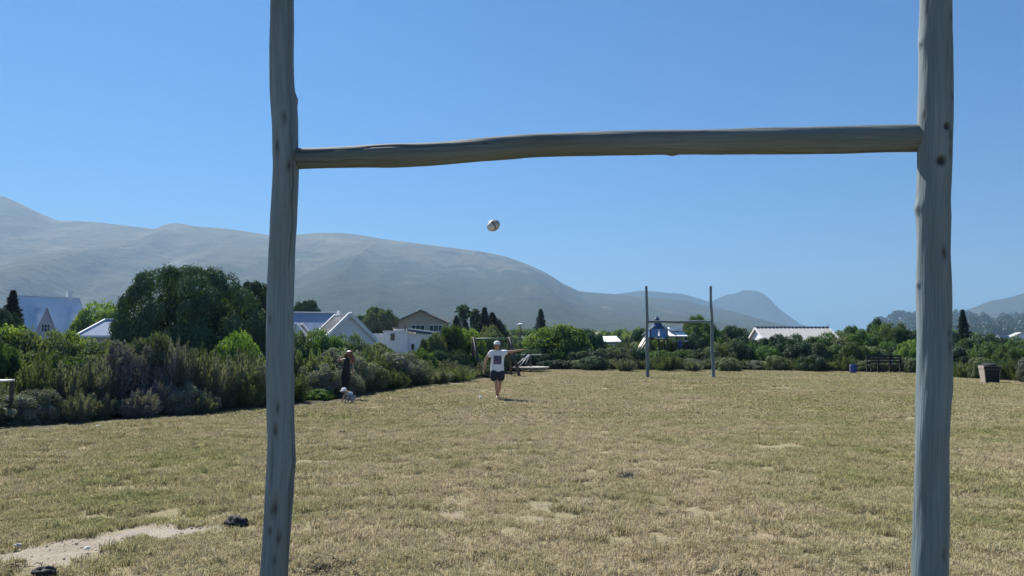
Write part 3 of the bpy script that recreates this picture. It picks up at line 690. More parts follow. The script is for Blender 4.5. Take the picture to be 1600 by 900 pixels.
def conifer(u, Yd, vtop, vbase, wpx, label, seed, style, mat='needle', name='conifer'):
    p0 = px(u, HOR, Yd); h = zof(vtop, Yd); r0 = wpx / 2 * Yd / F; r_ = np.random.default_rng(seed)
    t_ = thing(name, label, 'tree', (p0.x, Yd, 0)); mb = MB(); mb.tube([(0, 0, 0), (0, 0, h * .5), (0, 0, h * .98)], [h * .02, h * .014, h * .003], 7); mb.build('trunk', M['bark'], t_, True)
    zb = .12 * h; P, D, T = [], [], []
    if style == 'layer': nl, nb = 17, 11
    else: nl, nb = 40, 9
    for l in range(nl):
        f = (l + .5) / nl; zz = zb + (h - zb) * f; rr = r0 * (1 - f) ** (.85 if style == 'layer' else 1.05) * (.8 + .4 * r_.random()) + .008 * h
        if style == 'cypress': rr = r0 * (1 - f) ** .8 * (.75 + .4 * r_.random()) + .02 * h
        for b in range(nb):
            a = b * 6.283 / nb + l * 1.3 + r_.normal(0, .15); Lb = rr * ((.55 + .8 * r_.random() ** 1.5) if style == 'ragged' else (.8 + .3 * r_.random())); n = 60
            q = r_.random(n) ** .7; up = {'layer': .12, 'cypress': .9, 'ragged': .45}[style]
            c = np.stack([np.cos(a) * Lb * q, np.sin(a) * Lb * q, zz + up * Lb * q ** 1.5], 1) + r_.normal(0, .035 * r0 + .01, (n, 3))
            P.append(c); d = np.array([np.cos(a), np.sin(a), up]) + r_.normal(0, .4, (n, 3)); D.append(d); T.append(r_.random(n))
    P = np.concatenate(P); D = np.concatenate(D); D /= np.linalg.norm(D, axis=1, keepdims=True)
    nr = np.cross(D, unit(len(P), r_)); nr /= np.linalg.norm(nr, axis=1, keepdims=True)
    V, Q = leaves(P, nr, h * .02, h * .0065, r_, D); link('crown', mesh_np('crown', V, Q, {'tint': np.concatenate(T)}), M[mat], t_); return t_
conifer(845, 120, 483, 515, 34, 'symmetrical layered pine standing alone behind the bright green tree', 1, 'layer', name='norfolk_pine')
conifer(1506, 70, 485, 530, 30, 'dark pointed cypress right of the near right pole', 2, 'ragged')
for k, (u, vt, w, lb) in enumerate([(757, 482, 20, 'tallest dark spiky conifer behind the swing frame'), (747, 491, 18, 'dark conifer just left of the tallest spiky one'), (769, 490, 26, 'dark conifer just right of the tallest spiky one'), (779, 502, 30, 'low dark conifer at the right end of the spiky row'), (713, 495, 20, 'dark spiky conifer left of the palms, beside the tan house'), (727, 500, 14, 'small dark conifer at the foot of the palms')]):
    conifer(u, 84 + k, vt, 0, w * 2.3, lb, 10 + k, 'ragged', name='spiky_conifer')
conifer(17, 47, 456, 520, 58, 'thin dark ragged tree left of the blue dormered house', 31, 'ragged')
def palm(u, Yd, vtop, label, seed, sc=1.0):
    r_ = np.random.default_rng(seed); p0 = px(u, HOR, Yd); h = zof(vtop, Yd); t_ = thing('palm_tree', label, 'palm', (p0.x, Yd, 0)); R_ = 1.0 * sc
    MB().tube([(0, 0, 0), (.05, 0, h * .5), (0, 0, h - R_ * .9)], [.2, .15, .13], 8).build('trunk', M['bark'], t_, True)
    P, D, T = [], [], []
    for f in range(46):
        a = r_.random() * 6.28; el = r_.uniform(-1.1, 1.3); n = 46; q = r_.random(n)
        c = np.stack([np.cos(a) * np.cos(el) * q * R_, np.sin(a) * np.cos(el) * q * R_, h - R_ + (np.sin(el) * q - .35 * q * q) * R_], 1) + r_.normal(0, .05, (n, 3))
        P.append(c); D.append(np.array([np.cos(a) * np.cos(el), np.sin(a) * np.cos(el), np.sin(el) - .5]) + r_.normal(0, .35, (n, 3))); T.append(r_.random(n))
    # skirt of dead fronds
    n = 500; a = r_.random(n) * 6.28; q = r_.random(n); P.append(np.stack([np.cos(a) * .38 * sc, np.sin(a) * .38 * sc, h - R_ - q * 1.4 * sc], 1)); D.append(np.stack([np.cos(a) * .3, np.sin(a) * .3, -np.ones(n)], 1)); T.append(q)
    P = np.concatenate(P); D = np.concatenate(D); D /= np.linalg.norm(D, axis=1, keepdims=True); nr = np.cross(D, unit(len(P), r_)); nr /= np.linalg.norm(nr, axis=1, keepdims=True)
    V, Q = leaves(P, nr, .2 * sc, .045 * sc, r_, D); link('crown', mesh_np('crown', V, Q, {'tint': np.concatenate(T)}), M['leaf_dark'], t_)
palm(723, 92, 472, 'taller palm tree behind the hedge near the tan house', 4, 1.0)
palm(740, 94, 478, 'shorter palm tree right of the tall palm', 5, 1.05)

# far wood on the right hill and low woods at the foot of the mountain: one mass each
def far_wood(name, label, specs, mat, seed):
    r_ = np.random.default_rng(seed); Vs, Qs, T = [], [], []; o = 0
    for (x0, y0, z0, r0, h0) in specs:
        n = 130; d = unit(n, r_); d[:, 2] = np.abs(d[:, 2]) * 1.2 - .2
        c = d * (r0 * (.6 + .5 * r_.random((n, 1)))) * np.array([1, 1, h0 / r0 * .55]) + np.array([x0, y0, z0 + h0 * .5])
        V, Q = leaves(c, unit(n, r_), r0 * .24, r0 * .2, r_); Vs.append(V); Qs.append(Q + o); o += len(V); T.append(np.clip(r_.random(n) * .6 + r_.random() * .4, 0, 1))
    ob = link(name, mesh_np(name, np.concatenate(Vs), np.concatenate(Qs), {'tint': np.concatenate(T)}), M[mat]); tag(ob, label, 'woodland', kind='stuff')
from mathutils.bvhtree import BVHTree
def surf(o):
    me = o.data; return BVHTree.FromPolygons([v.co[:] for v in me.vertices], [p_.vertices[:] for p_ in me.polygons])
bt = surf(hillR); sp_ = []
for k in range(1300):
    u = R.uniform(1310, 1760); Yd = R.uniform(1050, 2480); xx = (u - 800) / F * Yd
    hit = bt.ray_cast(Vector((xx, Yd, 900)), Vector((0, 0, -1)))
    if hit[0] is None or hit[0].z < 2 or R.random() > .35 + .5 * float(fbm(xx / 90, Yd / 90, 4, 3)): continue
    s = R.uniform(6, 12); sp_.append((xx, Yd, hit[0].z - 1, s, s * R.uniform(1.2, 2.4)))
for u, v_, s in [(1392, 0, 8), (1400, 0, 10), (1411, 0, 10), (1420, 0, 8), (1432, 0, 9), (1494, 0, 11), (1512, 0, 10), (1520, 0, 8), (1440, 0, 8)]:
    xx = (u - 800) / F * 2285; hit = bt.ray_cast(Vector((xx, 2285, 900)), Vector((0, 0, -1)))
    if hit[0] is not None: sp_.append((xx, 2285, hit[0].z - 3, s * 1.4, s * 2.6))
far_wood('far_wood', 'hazy woodland covering the low hill behind the right pole', sp_, 'leaf_dark', 5)
sp_ = []
for k in range(900):
    u = R.uniform(-250, 1500); Yd = R.uniform(150, 900); s = R.uniform(2.5, 5); sp_.append(((u - 800) / F * Yd, Yd, -.5, s, min(s * R.uniform(.9, 1.5), Yd * .012 + 2.2)))
far_wood('low_wood', 'flat mass of scrub and trees reaching to the foot of the mountain', sp_, 'leaf_olive', 6)

# ------------------------------------------------------------------ houses
def gable_house(name, label, P, rz, L, Wd, wh, rh, wall, roof, over=.35, ribs=True, ridge='white', trim='white', roof_th=.1, verge=0):
    """ridge along local x, front eave at -y; origin at the middle of the floor"""
    t_ = thing(name, label, 'house', P, rz); hw = Wd / 2
    mb = MB()
    for s in (-1, 1):
        mb.box((0, s * (hw - .1), wh / 2), (L - .4, .2, wh))
        vs = [(s * L / 2, -hw, 0), (s * L / 2, hw, 0), (s * L / 2, hw, wh), (s * L / 2, 0, wh + rh), (s * L / 2, -hw, wh)]
        if s < 0: vs = vs[::-1]
        mb.poly(vs, .2)
    mb.build('wall', M[wall], t_)
    sl = rh / hw; rf = None
    for s in (-1, 1):
        e = hw + over; a = [(-L / 2 - over, s * e, wh - over * sl + .03), (L / 2 + over, s * e, wh - over * sl + .03), (L / 2 + over, 0, wh + rh + .03), (-L / 2 - over, 0, wh + rh + .03)]
        if s > 0: a = a[::-1]
        m_ = MB(); m_.poly([(q[0], q[1], q[2] + roof_th) for q in a], roof_th)
        rf = m_.build('roof', M[roof], t_)
        if ribs and s < 0:
            rb = MB(); n = int(L / ribs) if ribs is not True else int(L / .5)
            for k in range(n + 1):
                xx = -L / 2 - over + .05 + (L + 2 * over - .1) * k / n
                rb.bar((xx, s * e, wh - over * sl + .05 + roof_th), (xx, s * .05, wh + rh + .05 + roof_th), .07, .05)
            rb.build('roof_seams', M[roof], rf)['kind'] = 'stuff'
    rc = MB(); rc.bar((-L / 2 - over - .02, 0, wh + rh + roof_th + .06), (L / 2 + over + .02, 0, wh + rh + roof_th + .06), .3, .1); rc.build('ridge_cap', M[ridge], t_)
    for s in (-1, 1):
        for q in (-1, 1):
            MB().bar((s * (L / 2 + over + .03), q * (hw + over), wh - over * sl + .06), (s * (L / 2 + over + .03), q * .02, wh + rh + .06), .05, .2).build('bargeboard', M[trim], t_)
            if verge: MB().bar((s * (L / 2 + over - verge / 2), q * (hw + over), wh - over * sl + .19 + roof_th), (s * (L / 2 + over - verge / 2), q * .05, wh + rh + .19 + roof_th), verge, .08).build('verge_cap', M['white'], t_)
    return t_
def window(parent, c, w, h, ax='y', nx=2, ny=1, depth=.06, frame='white'):
    """window on a wall facing -y (ax='y') or +x/-x (ax='x'); frame > pane"""
    f = MB(); fw = .09
    def B(cx, cz, dx, dz, d): 
        return ((c[0] + cx, c[1], c[2] + cz), (dx, d, dz)) if ax == 'y' else ((c[0], c[1] + cx, c[2] + cz), (d, dx, dz))
    for s in (-1, 1):
        f.box(*B(s * (w / 2 - fw / 2), 0, fw, h, depth)); f.box(*B(0, s * (h / 2 - fw / 2), w - 2 * fw - .002, fw, depth))
    for k in range(1, nx): f.box(*B(-w / 2 + w * k / nx, 0, .05, h - 2 * fw - .002, depth * .8))
    for k in range(1, ny): f.box(*B(0, -h / 2 + h * k / ny, w - 2 * fw - .002, .045, depth * .7))
    fo = f.build('window', M[frame], parent)
    MB().box(*B(0, 0, w - .1, h - .1, depth * .35)).build('pane', M['glass'], fo); return fo

# 1 pale blue steep roofed house, far left
P = px(62, HOR, 100); zr = zof(463, 100)
h1 = gable_house('dormer_house', 'pale blue steep roofed house with pointed dormers, far left', (P.x - .3, 102, 0), math.radians(54), 7.2, 7.0, 1.9, zr - 2.0, 'lilac', 'pale_blue', ribs=False, ridge='whitewash')
for k, xx in enumerate((-1.75, 2.55)):
    d = MB(); yb = -3.62; zt = 6.0; zb = 2.6; hw = 1.35
    d.poly([(xx - hw, yb, zb), (xx + hw, yb, zb), (xx, yb, zt)], .15); d.box((xx, yb - .08 + .16, 2.3), (2 * hw, .15, .58)); d.poly([(xx - hw, yb + .2, 2.0), (xx - hw, yb, 2.0), (xx + hw, yb, 2.0), (xx + hw, yb + .2, 2.0)]) 
    dm = d.build('dormer', M['lilac'], h1)
    yk = -1.2
    for s in (-1, 1):
        a = [(xx + s * (hw + .15), yb - .25, zb - .3), (xx, yb - .25, zt + .08), (xx, yk, zt + .08), (xx + s * (hw + .15), yk - 1.2, zb - .3)]
        if s < 0: a = a[::-1]
        MB().poly(a, .08).build('dormer_roof', M['pale_blue'], dm)
    MB().bar((xx, yb - .27, zt + .12), (xx, yk, zt + .12), .16, .08).build('dormer_ridge', M['white'], dm)
    window(h1, (xx, yb - .04, 3.45), 1.15, 1.1, nx=3, ny=2)
MB().box((2.6, 0, zr + .35), (.5, .7, 1.1)).build('chimney', M['whitewash'], h1)
# 2 long low roof left of the dome tree
P = px(185, HOR, 62)
h2 = thing('hipped_house', 'low house with long blue grey hipped roof left of the dome tree', 'house', (P.x, 64, 0), math.radians(3))
zr = zof(498, 62); ze = zof(525, 60); Lh, Wh = 6.8, 4.6
MB().box((0, 0, ze / 2), (Lh - .6, Wh - .6, ze - .02)).build('wall', M['beige'], h2)
rv = [(-Lh / 2, -Wh / 2, ze), (Lh / 2, -Wh / 2, ze), (Lh / 2, Wh / 2, ze), (-Lh / 2, Wh / 2, ze), (-Lh / 2 + 1.3, 0, zr), (Lh / 2 - 1.3, 0, zr)]
MB().add(rv, [(0, 1, 5, 4), (1, 2, 5), (2, 3, 4, 5), (3, 0, 4), (3, 2, 1, 0)]).build('roof', M['blue_grey_roof'], h2)
c_ = MB(); c_.bar((rv[4][0], 0, zr + .03), (rv[5][0], 0, zr + .03), .22, .1); c_.bar((rv[0][0], rv[0][1], ze + .03), (rv[4][0], 0, zr + .03), .2, .1); c_.build('ridge_cap', M['white'], h2)
MB().box((0, -Wh / 2 - .03, ze - .02), (Lh, .06, .16)).build('gutter', M['white'], h2)
# 3 white gabled house right of the left pole
P = px(546, HOR, 66); zr = zof(490, 66)
h3 = gable_house('gabled_house', 'white gabled house with grey ribbed roof right of the left pole', (P.x - 1.3, 69.2, 0), math.radians(-62), 4.6, 4.4, 1.85, zr - 2.0, 'whitewash', 'grey_roof', over=.25, ribs=.45, verge=.3)
P = px(470, HOR, 72)
h3b = gable_house('blue_roofed_house', 'house with smooth blue grey roof half hidden by the left pole', (P.x - .8, 75, 0), math.radians(8), 6.6, 5.2, 2.0, zof(488, 75) - 2.15, 'whitewash', 'blue_grey_roof', ribs=False, verge=.25)
P = px(461, HOR, 66)
gable_house('porch_gable', 'tiny white gable porch seen just right of the left pole', (P.x - .35, 68.3, 0), math.radians(90), 1.8, 2.1, 1.75, zof(507, 66) - 1.85, 'whitewash', 'grey_roof', over=.12, ribs=False, verge=.22)
# 4 white blue flat building
D4 = 78
def bx_px(u0, u1, v0, v1, Yd, dep, zb=None):
    a = px(u0, v0, Yd); b = px(u1, v1, Yd); z0 = 0 if zb is None else zb
    return ((a.x + b.x) / 2, Yd + dep / 2, (a.z + z0) / 2), (b.x - a.x, dep, a.z - z0)
h4 = thing('flat_roofed_house', 'low white flat roofed house with one dark window below the tan house', 'house', (px(620, HOR, D4).x, D4, 0)); ox = h4.location
def rel(cd, o): return ((cd[0][0] - o[0], cd[0][1] - o[1], cd[0][2] - o[2]), cd[1])
MB().box(*rel(bx_px(573, 599, 521, 550, D4, 6), ox)).box(*rel(bx_px(599.2, 637, 518, 550, D4 - .3, 6), ox)).box(*rel(bx_px(637.2, 672, 522, 550, D4 - .1, 6), ox)).build('wall', M['pale_blue'] if False else M['whitewash'], h4)
q = MB(); c, d = rel(bx_px(598, 637.5, 516.6, 518, D4 - .45, 6.3, zof(518.5, D4)), ox); q.box(c, d); q.build('parapet', M['white'], h4)
a = px(638, 516, D4 - .5) - ox; b = px(674, 521, D4 - .5) - ox
MB().bar(a, b, .12, .2).build('fascia', M['dark_blue'], h4); MB().bar(a + Vector((0, 3, .16)), b + Vector((0, 3, .16)), 6.4, .12, (0, 0, 1)).build('roof', M['white'], h4)
p_ = px(613.5, 526.5, D4 - .34) - ox; window(h4, p_, .62, .88, nx=1, frame='white'); p_ = px(645, 543, D4 - .14) - ox; window(h4, p_, .5, .9, nx=1)
# small timber deck on its roof side
h4b = thing('outbuilding', 'small white outbuilding with stepped roof boards left of the tan house', 'outbuilding', (px(625, HOR, 84).x, 84, 0))
MB().box((0, 0, zof(514, 84) / 2), (1.3, 1.2, zof(514, 84))).build('wall', M['whitewash'], h4b)
MB().box((0, -.1, zof(512.5, 84)), (1.5, 1.5, .1)).build('roof', M['brown_roof'], h4b); MB().box((.66, -.72, zof(514, 84)), (.1, .1, .7)).build('post', M['dark_wood'], h4b)
# 5 tan house
P = px(660, HOR, 110); z5 = zof(485, 107)
h5 = gable_house('tan_house', 'tan house with brown gable roof and two white framed windows', (P.x, 111.5, 0), math.radians(90), 8, 6.6, zof(502.5, 107.5), z5 - zof(502.5, 107.5) - .1, 'tan', 'brown_roof', over=.25, ribs=False, ridge='brown_roof', trim='brown_roof')
for u in (653, 681):
    w_ = window(h5, (0, 0, 0), 1.95, 1.0, ax='x', nx=3); w_.location = (-4.06, -(px(u, HOR, 107.5).x - P.x), zof(513, 107.5))
# 6 white flat roof by the slide
h6 = thing('white_roofed_house', 'house with long flat white roof left of the far goal', 'house', (px(938, HOR, 90).x, 92, 0), math.radians(-3))
zt = zof(527, 90); z2 = zof(534.5, 88)
rr_ = MB().poly([(-2.2, -2.6, z2), (2.5, -2.6, z2 + .08), (2.3, 2.2, zt + .18), (-2.3, 2.2, zt + .12)], .12); rr_.box((-1.6, -2.7, z2 - .2), (1.2, .12, .4)); rr_.build('roof', M['white'], h6); zt = z2; MB().box((.1, -.2, zt / 2 - .08), (4.2, 4.0, zt - .2)).build('wall', M['beige'], h6)
window(h6, (1.1, -2.24, zt - .5), 1.2, .6)
# 7 long ribbed shed roof
P = px(1252, HOR, 76)
h7 = gable_house('long_shed', 'long building with grey ribbed metal roof above the far hedge', (P.x, 78.5, 0), math.radians(-2), 7.0, 6.0, zof(533, 76), zof(512, 78.5) - zof(533, 76) - .1, 'whitewash', 'grey_roof', over=.2, ribs=.36, ridge='dark_blue')
MB().tube([(3.65, 0, zof(512, 78.5)), (3.65, 0, zof(507, 78.5))], .05, 6).build('flue', M['steel'], h7)
# small far houses on the right
for k, (u, v0, Yd, s, lb) in enumerate([(1567, 527, 300, 5, 'tiny pale pointed house far off beyond the cypress'), (1592, 522, 320, 9, 'tiny white hillside house at the right picture edge')]):
    q = px(u, HOR, Yd); gable_house('distant_house', lb, (q.x, Yd, 0), math.radians(20 + 50 * k), s, s * .7, zof(v0 + 4, Yd), 1.6, 'whitewash', 'grey_roof', ribs=False)

# street lamp
P = px(813, HOR, 80); zt = zof(506, 80)
lp = thing('street_lamp', 'grey post top street lamp right of the spiky conifers', 'street lamp', (P.x, 80, 0))
MB().tube([(0, 0, 0), (0, 0, zt - .35)], [.07, .05], 8).build('pole', M['dark_steel'], lp, True)
MB().lathe([(.07, 0), (.22, .25), (.2, .28)], (0, 0, zt - .38), 12).build('lantern', M['steel'], lp)
MB().lathe([(.3, 0), (.28, .06), (.05, .14)], (0, 0, zt - .08), 12).build('cap', M['white'], lp)

# ------------------------------------------------------------------ near and far goals
def log_mesh(name, C, Rad, seed, knots=(), step=.011, nseg=72, cracks=9):
    """C (n,3) axis points, Rad (n,) radii, resampled; natural pole with cracks and knots"""
    C = np.array(C, float); Rad = np.array(Rad, float); s = np.concatenate([[0], np.cumsum(np.linalg.norm(np.diff(C, axis=0), axis=1))]); Lt = s[-1]
    n = int(Lt / step); q = np.linspace(0, Lt, n)
    Cq = np.stack([np.interp(q, s, C[:, k]) for k in range(3)], 1); Rq = np.interp(q, s, Rad)
    k = np.hanning(13); k /= k.sum()
    sm = lambda a: np.convolve(np.pad(a, 6, mode='reflect', reflect_type='odd'), k, 'valid')
    Cq = np.stack([sm(Cq[:, j]) for j in range(3)], 1); Rq = sm(Rq)
    D = np.gradient(Cq, axis=0); D /= np.linalg.norm(D, axis=1, keepdims=True)
    ref = np.array([0, 1, 0.0])  # angle 0 = towards local side, angle 90 deg = away from the viewer
    B = ref - D * (D @ ref)[:, None]; B /= np.linalg.norm(B, axis=1, keepdims=True); A = np.cross(B, D)
    ang = np.arange(nseg) * 2 * np.pi / nseg; AA, QQ = np.meshgrid(ang, q)
    disp = (fbm(np.cos(AA) * 1.2 + 5, QQ * 3 + np.sin(AA) * 1.2, seed, 4) - .5) * .012 + (fbm(AA * 6, QQ * 2.5, seed + 3, 3) - .5) * .0018
    dark = np.zeros_like(AA); r_ = np.random.default_rng(seed)
    for c in range(cracks):
        a0 = r_.random() * 6.28; q0 = r_.random() * Lt; ln = r_.uniform(.15, .9); wv = a0 + .12 * np.sin(QQ * 5 + c) + (vnoise(QQ * 9, QQ * 0 + c, seed) - .5) * .2
        da = np.abs((AA - wv + np.pi) % (2 * np.pi) - np.pi) * .065; env = np.clip(1 - np.abs(QQ - q0) / ln, 0, 1) ** .5
        g = np.exp(-(da / .0038) ** 2) * env; disp -= g * .007; dark = np.maximum(dark, g * .85)
    for a0, q0, sz, kind in knots:
        a0 = math.radians(a0); da = ((AA - a0 + np.pi) % (2 * np.pi) - np.pi) * .065; dq = QQ - q0; d2 = (da / sz) ** 2 + (dq / (sz * 1.15)) ** 2
        if kind == 'hole': g = np.exp(-d2 ** 2); ring = np.exp(-((np.sqrt(d2) - 1.25) / .35) ** 2); disp += ring * .003 - g * .012; dark = np.maximum(dark, np.clip(g * 1.1, 0, 1))
        elif kind == 'stain': g = np.exp(-((da / sz) ** 2 + (dq / (sz * 2.6)) ** 2)) * (.5 + .9 * vnoise(AA * 14, QQ * 60, seed + 9)); dark = np.maximum(dark, np.clip(g * .85, 0, .9)); disp -= g * .003
        else: g = np.exp(-d2); disp += g * sz * .42
    rr = Rq[:, None] + disp
    V = Cq[:, None, :] + (A[:, None, :] * np.cos(AA)[..., None] + B[:, None, :] * np.sin(AA)[..., None]) * rr[..., None]
    V = V.reshape(-1, 3); i = np.arange(n * nseg).reshape(n, nseg); j = np.roll(i, -1, axis=1)
    Q = np.stack([i[:-1].ravel(), j[:-1].ravel(), j[1:].ravel(), i[1:].ravel()], 1)
    # end caps: a centre vertex each
    wood = np.stack([(np.cos(AA) * .065).ravel(), (np.sin(AA) * .065).ravel(), QQ.ravel() + seed], 1)
    V = np.concatenate([V, Cq[:1], Cq[-1:]]); c0, c1 = len(V) - 2, len(V) - 1
    cap = [[i[0, (k_ + 1) % nseg], i[0, k_], c0, c0] for k_ in range(nseg)]
    wood = np.concatenate([wood, [[0, 0, 0], [0, 0, Lt]]]); dk = np.concatenate([dark.ravel(), [0, 0]])
    me = bpy.data.meshes.new(name)
    tri = [(int(i[0, (k_ + 1) % nseg]), int(i[0, k_]), c0) for k_ in range(nseg)] + [(int(i[-1, k_]), int(i[-1, (k_ + 1) % nseg]), c1) for k_ in range(nseg)]
    me.from_pydata(V.tolist(), [], [tuple(f) for f in Q.tolist()] + tri); me.update()
    me.polygons.foreach_set('use_smooth', [True] * len(me.polygons))
    a_ = me.attributes.new('wood', 'FLOAT_VECTOR', 'POINT'); a_.data.foreach_set('vector', wood.astype(np.float32).ravel())
    a_ = me.attributes.new('dark', 'FLOAT', 'POINT'); a_.data.foreach_set('value', dk.astype(np.float32))
    return me
YL, YR = 3.86, 3.42
def vpost(rows, Yd, zt, taper=.9):
    rows = sorted(rows); C, Rr = [], []
    for v, a, b in rows:
        A_, B_ = px(a, v, Yd), px(b, v, Yd); C.append([(A_.x + B_.x) / 2, Yd, (A_.z + B_.z) / 2]); Rr.append((B_.x - A_.x) / 2)
    C, Rr = C[::-1], Rr[::-1]   # from the ground up
    dx = (C[1][0] - C[0][0]) / max(.01, (C[1][2] - C[0][2])) * .5
    C.insert(0, [C[0][0] - dx * (C[0][2] + .25), Yd, -.25]); Rr.insert(0, Rr[0] * 1.03)
    top = C[-1]; C.append([top[0] + .01, Yd, zt]); Rr.append(Rr[-1] * taper); return C, Rr
LEFT = [(0, 423, 458), (50, 422, 458), (100, 421, 457.5), (135, 421.5, 459), (160, 423.3, 462.5), (190, 425.5, 464.5), (215, 426, 464.5), (235, 425.8, 465.3), (260, 427, 466), (300, 425.5, 465.7), (340, 422.8, 464), (380, 420.5, 461.5), (430, 419, 459), (480, 418, 458), (530, 417.5, 458), (580, 418, 458.5), (640, 418, 458.5), (690, 417.5, 459.5), (722, 417, 460.7), (745, 416, 458.5), (780, 414.5, 457), (820, 412.5, 455), (860, 410, 452.5), (899, 407, 450.3)]
RIGHT = [(0, 1440, 1485.8), (40, 1439, 1486), (66, 1437.4, 1486.5), (80, 1439, 1486.7), (133, 1438, 1486.7), (195, 1435.6, 1486), (240, 1435.2, 1484.8), (275, 1435, 1483.5), (311, 1432.8, 1482.2), (338, 1432.6, 1484.2), (365, 1433.6, 1482.5), (400, 1434, 1481.6), (450, 1434, 1484), (511, 1435.3, 1484.5), (560, 1435, 1485.4), (605, 1434.4, 1486), (640, 1433.3, 1483), (678, 1432, 1481.5), (730, 1431.4, 1480), (789, 1431, 1479), (850, 1428.6, 1479), (899, 1426.7, 1479)]
CL, RL = vpost(LEFT, YL, 4.35); CR_, RR_ = vpost(RIGHT, YR, 4.3)
def qz(v, Yd): return zof(v, Yd) + .25
g1 = thing('goal_posts', 'near weathered grey log goal with a crooked crossbar framing the view', 'goal', (px(950, HOR, 3.64).x, 3.64, 0), 0, 'rugby goals')
gl = g1.location
def sub(C): return [[c[0] - gl.x, c[1] - gl.y, c[2]] for c in C]
# angles: -90 faces the camera, 0 faces +x... (front = 270)
kl = [(285, qz(190, YL), .011, 'stain'), (250, qz(233, YL), .013, 'stain'), (300, qz(262, YL), .012, 'stain'), (0, qz(158, YL), .02, 'bump'), (350, qz(188, YL), .014, 'bump'), (275, qz(635, YL), .010, 'stain'), (265, qz(670, YL), .012, 'stain'), (272, qz(788, YL), .016, 'stain'), (262, qz(795, YL), .010, 'stain'), (255, qz(825, YL), .009, 'stain'), (295, qz(835, YL), .012, 'stain'), (350, qz(722, YL), .02, 'bump'), (282, qz(870, YL), .008, 'stain'), (240, qz(500, YL), .008, 'stain')]
kr = [(285, qz(202, YR), .015, 'hole'), (266, qz(255, YR), .020, 'hole'), (180, qz(67, YR), .013, 'bump'), (205, qz(184, YR), .008, 'stain'), (180, qz(325, YR), .025, 'bump'), (310, qz(155, YR), .010, 'stain'), (300, qz(214, YR), .010, 'stain'), (278, qz(397, YR), .011, 'stain'), (300, qz(540, YR), .010, 'stain'), (296, qz(520, YR), .008, 'stain'), (5, qz(340, YR), .018, 'bump'), (0, qz(605, YR), .02, 'bump'), (305, qz(240, YR), .011, 'stain'), (290, qz(860, YR), .010, 'stain'), (180, qz(444, YR), .014, 'bump'), (305, qz(30, YR), .009, 'stain')]
link('post', log_mesh('post', sub(CL), RL, 3, kl), M['log'], g1)
link('post', log_mesh('post', sub(CR_), RR_, 7, kr), M['log'], g1)
BAR = [(461, 231.7, 264.6), (466, 231.5, 264.5), (540, 228.5, 262.5), (607, 225, 261), (660, 223, 258.7), (705, 220.4, 256), (766, 215, 251), (827, 210.3, 246), (889, 207.3, 243.3), (950, 205.3, 242), (1011, 204, 241.2), (1100, 202.2, 240.8), (1195, 200, 240), (1260, 198.5, 239.7), (1317, 197, 239.4), (1380, 195.4, 238.7), (1436, 194, 238)]
CB, RB = [], []
for u, a, b in BAR:
    f = (u - 445) / 1015.0; Yd = 1 / ((1 - f) / YL + f / YR) + .03
    A_, B_ = px(u, a, Yd), px(u, b, Yd); CB.append([A_.x, Yd, (A_.z + B_.z) / 2]); RB.append((A_.z - B_.z) / 2)
link('crossbar', log_mesh('crossbar', sub(CB), RB, 12, [(250, 1.0, .006, 'stain'), (0, 1.9, .02, 'bump'), (90, .7, .02, 'bump')], nseg=64, cracks=8), M['bar_log'], g1)
bolt = MB(); 
q = Vector(CB[1]) - gl
for c_, rd in ((CB[1], .063), (CB[-2], .07)): pass
# far goal
g2 = thing('goal_posts', 'far goal of two thin grey poles standing by the hedge', 'goal', gnd(1062, 590), 0, 'rugby goals'); o2 = g2.location; D2 = o2.y
zt = zof(447, D2); zc = zof(503, D2); xl, xr = px(1011, HOR, D2).x - o2.x, px(1113, HOR, D2).x - o2.x
for (x0, x1, sd_) in ((xl, xl + .01, 31), (xr + .02, xr - .03, 32)):
    C = [[x0 + (x1 - x0) * k / 6 + .02 * math.sin(k * 2 + sd_), 0, -.2 + (zt + .2) * k / 6] for k in range(7)]
    link('post', log_mesh('post', C, [.085 - .004 * k for k in range(7)], sd_, step=.05, nseg=20, cracks=3), M['log'], g2)
link('crossbar', log_mesh('crossbar', [[xl + (xr - xl) * k / 5, 0, zc + .02 * math.sin(k * 1.9)] for k in range(6)], [.062] * 6, 33, step=.05, nseg=20, cracks=3), M['log'], g2)

# ------------------------------------------------------------------ ball in the air
Yb = 12.8; pb = px(771, 352.3, Yb)
bl = MB(); n_, m_ = 24, 20; vs = []; fs = []
for i_ in range(m_ + 1):
    s_ = -1 + 2 * i_ / m_; s_ = math.sin(s_ * math.pi / 2) * .995; rr = .093 * math.sqrt(max(0, 1 - s_ * s_)) ** .92
    for k in range(n_): a = 2 * math.pi * k / n_; vs.append((s_ * .135, rr * math.cos(a), rr * math.sin(a)))
fs = [(i_ * n_ + k, i_ * n_ + (k + 1) % n_, (i_ + 1) * n_ + (k + 1) % n_, (i_ + 1) * n_ + k) for i_ in range(m_) for k in range(n_)] + [tuple(range(n_))[::-1], tuple(m_ * n_ + k for k in range(n_))]
bt_ = thing('rugby_ball', 'scuffed white and brown rugby ball in mid air below the crossbar', 'ball', pb)
m, t, p = new_mat('ball_leather'); tc = N(t, 'ShaderNodeTexCoord').outputs['Object']; sx = N(t, 'ShaderNodeSeparateXYZ'); t.links.new(tc, sx.inputs[0])
ab = N(t, 'ShaderNodeMath', operation='ABSOLUTE'); t.links.new(sx.outputs[0], ab.inputs[0])
band = ramp(t, ab.outputs[0], [(.05, (.5, .46, .42)), (.056, (.08, .075, .08)), (.075, (.08, .075, .08)), (.08, (.66, .64, .62))]); 
t.links.new(mix(t, ramp(t, noise(t, tc, 25, 4), [(.4, 0), (.7, .5)]), band, (.22, .17, .13)), p.inputs['Base Color']); p.inputs['Roughness'].default_value = .6
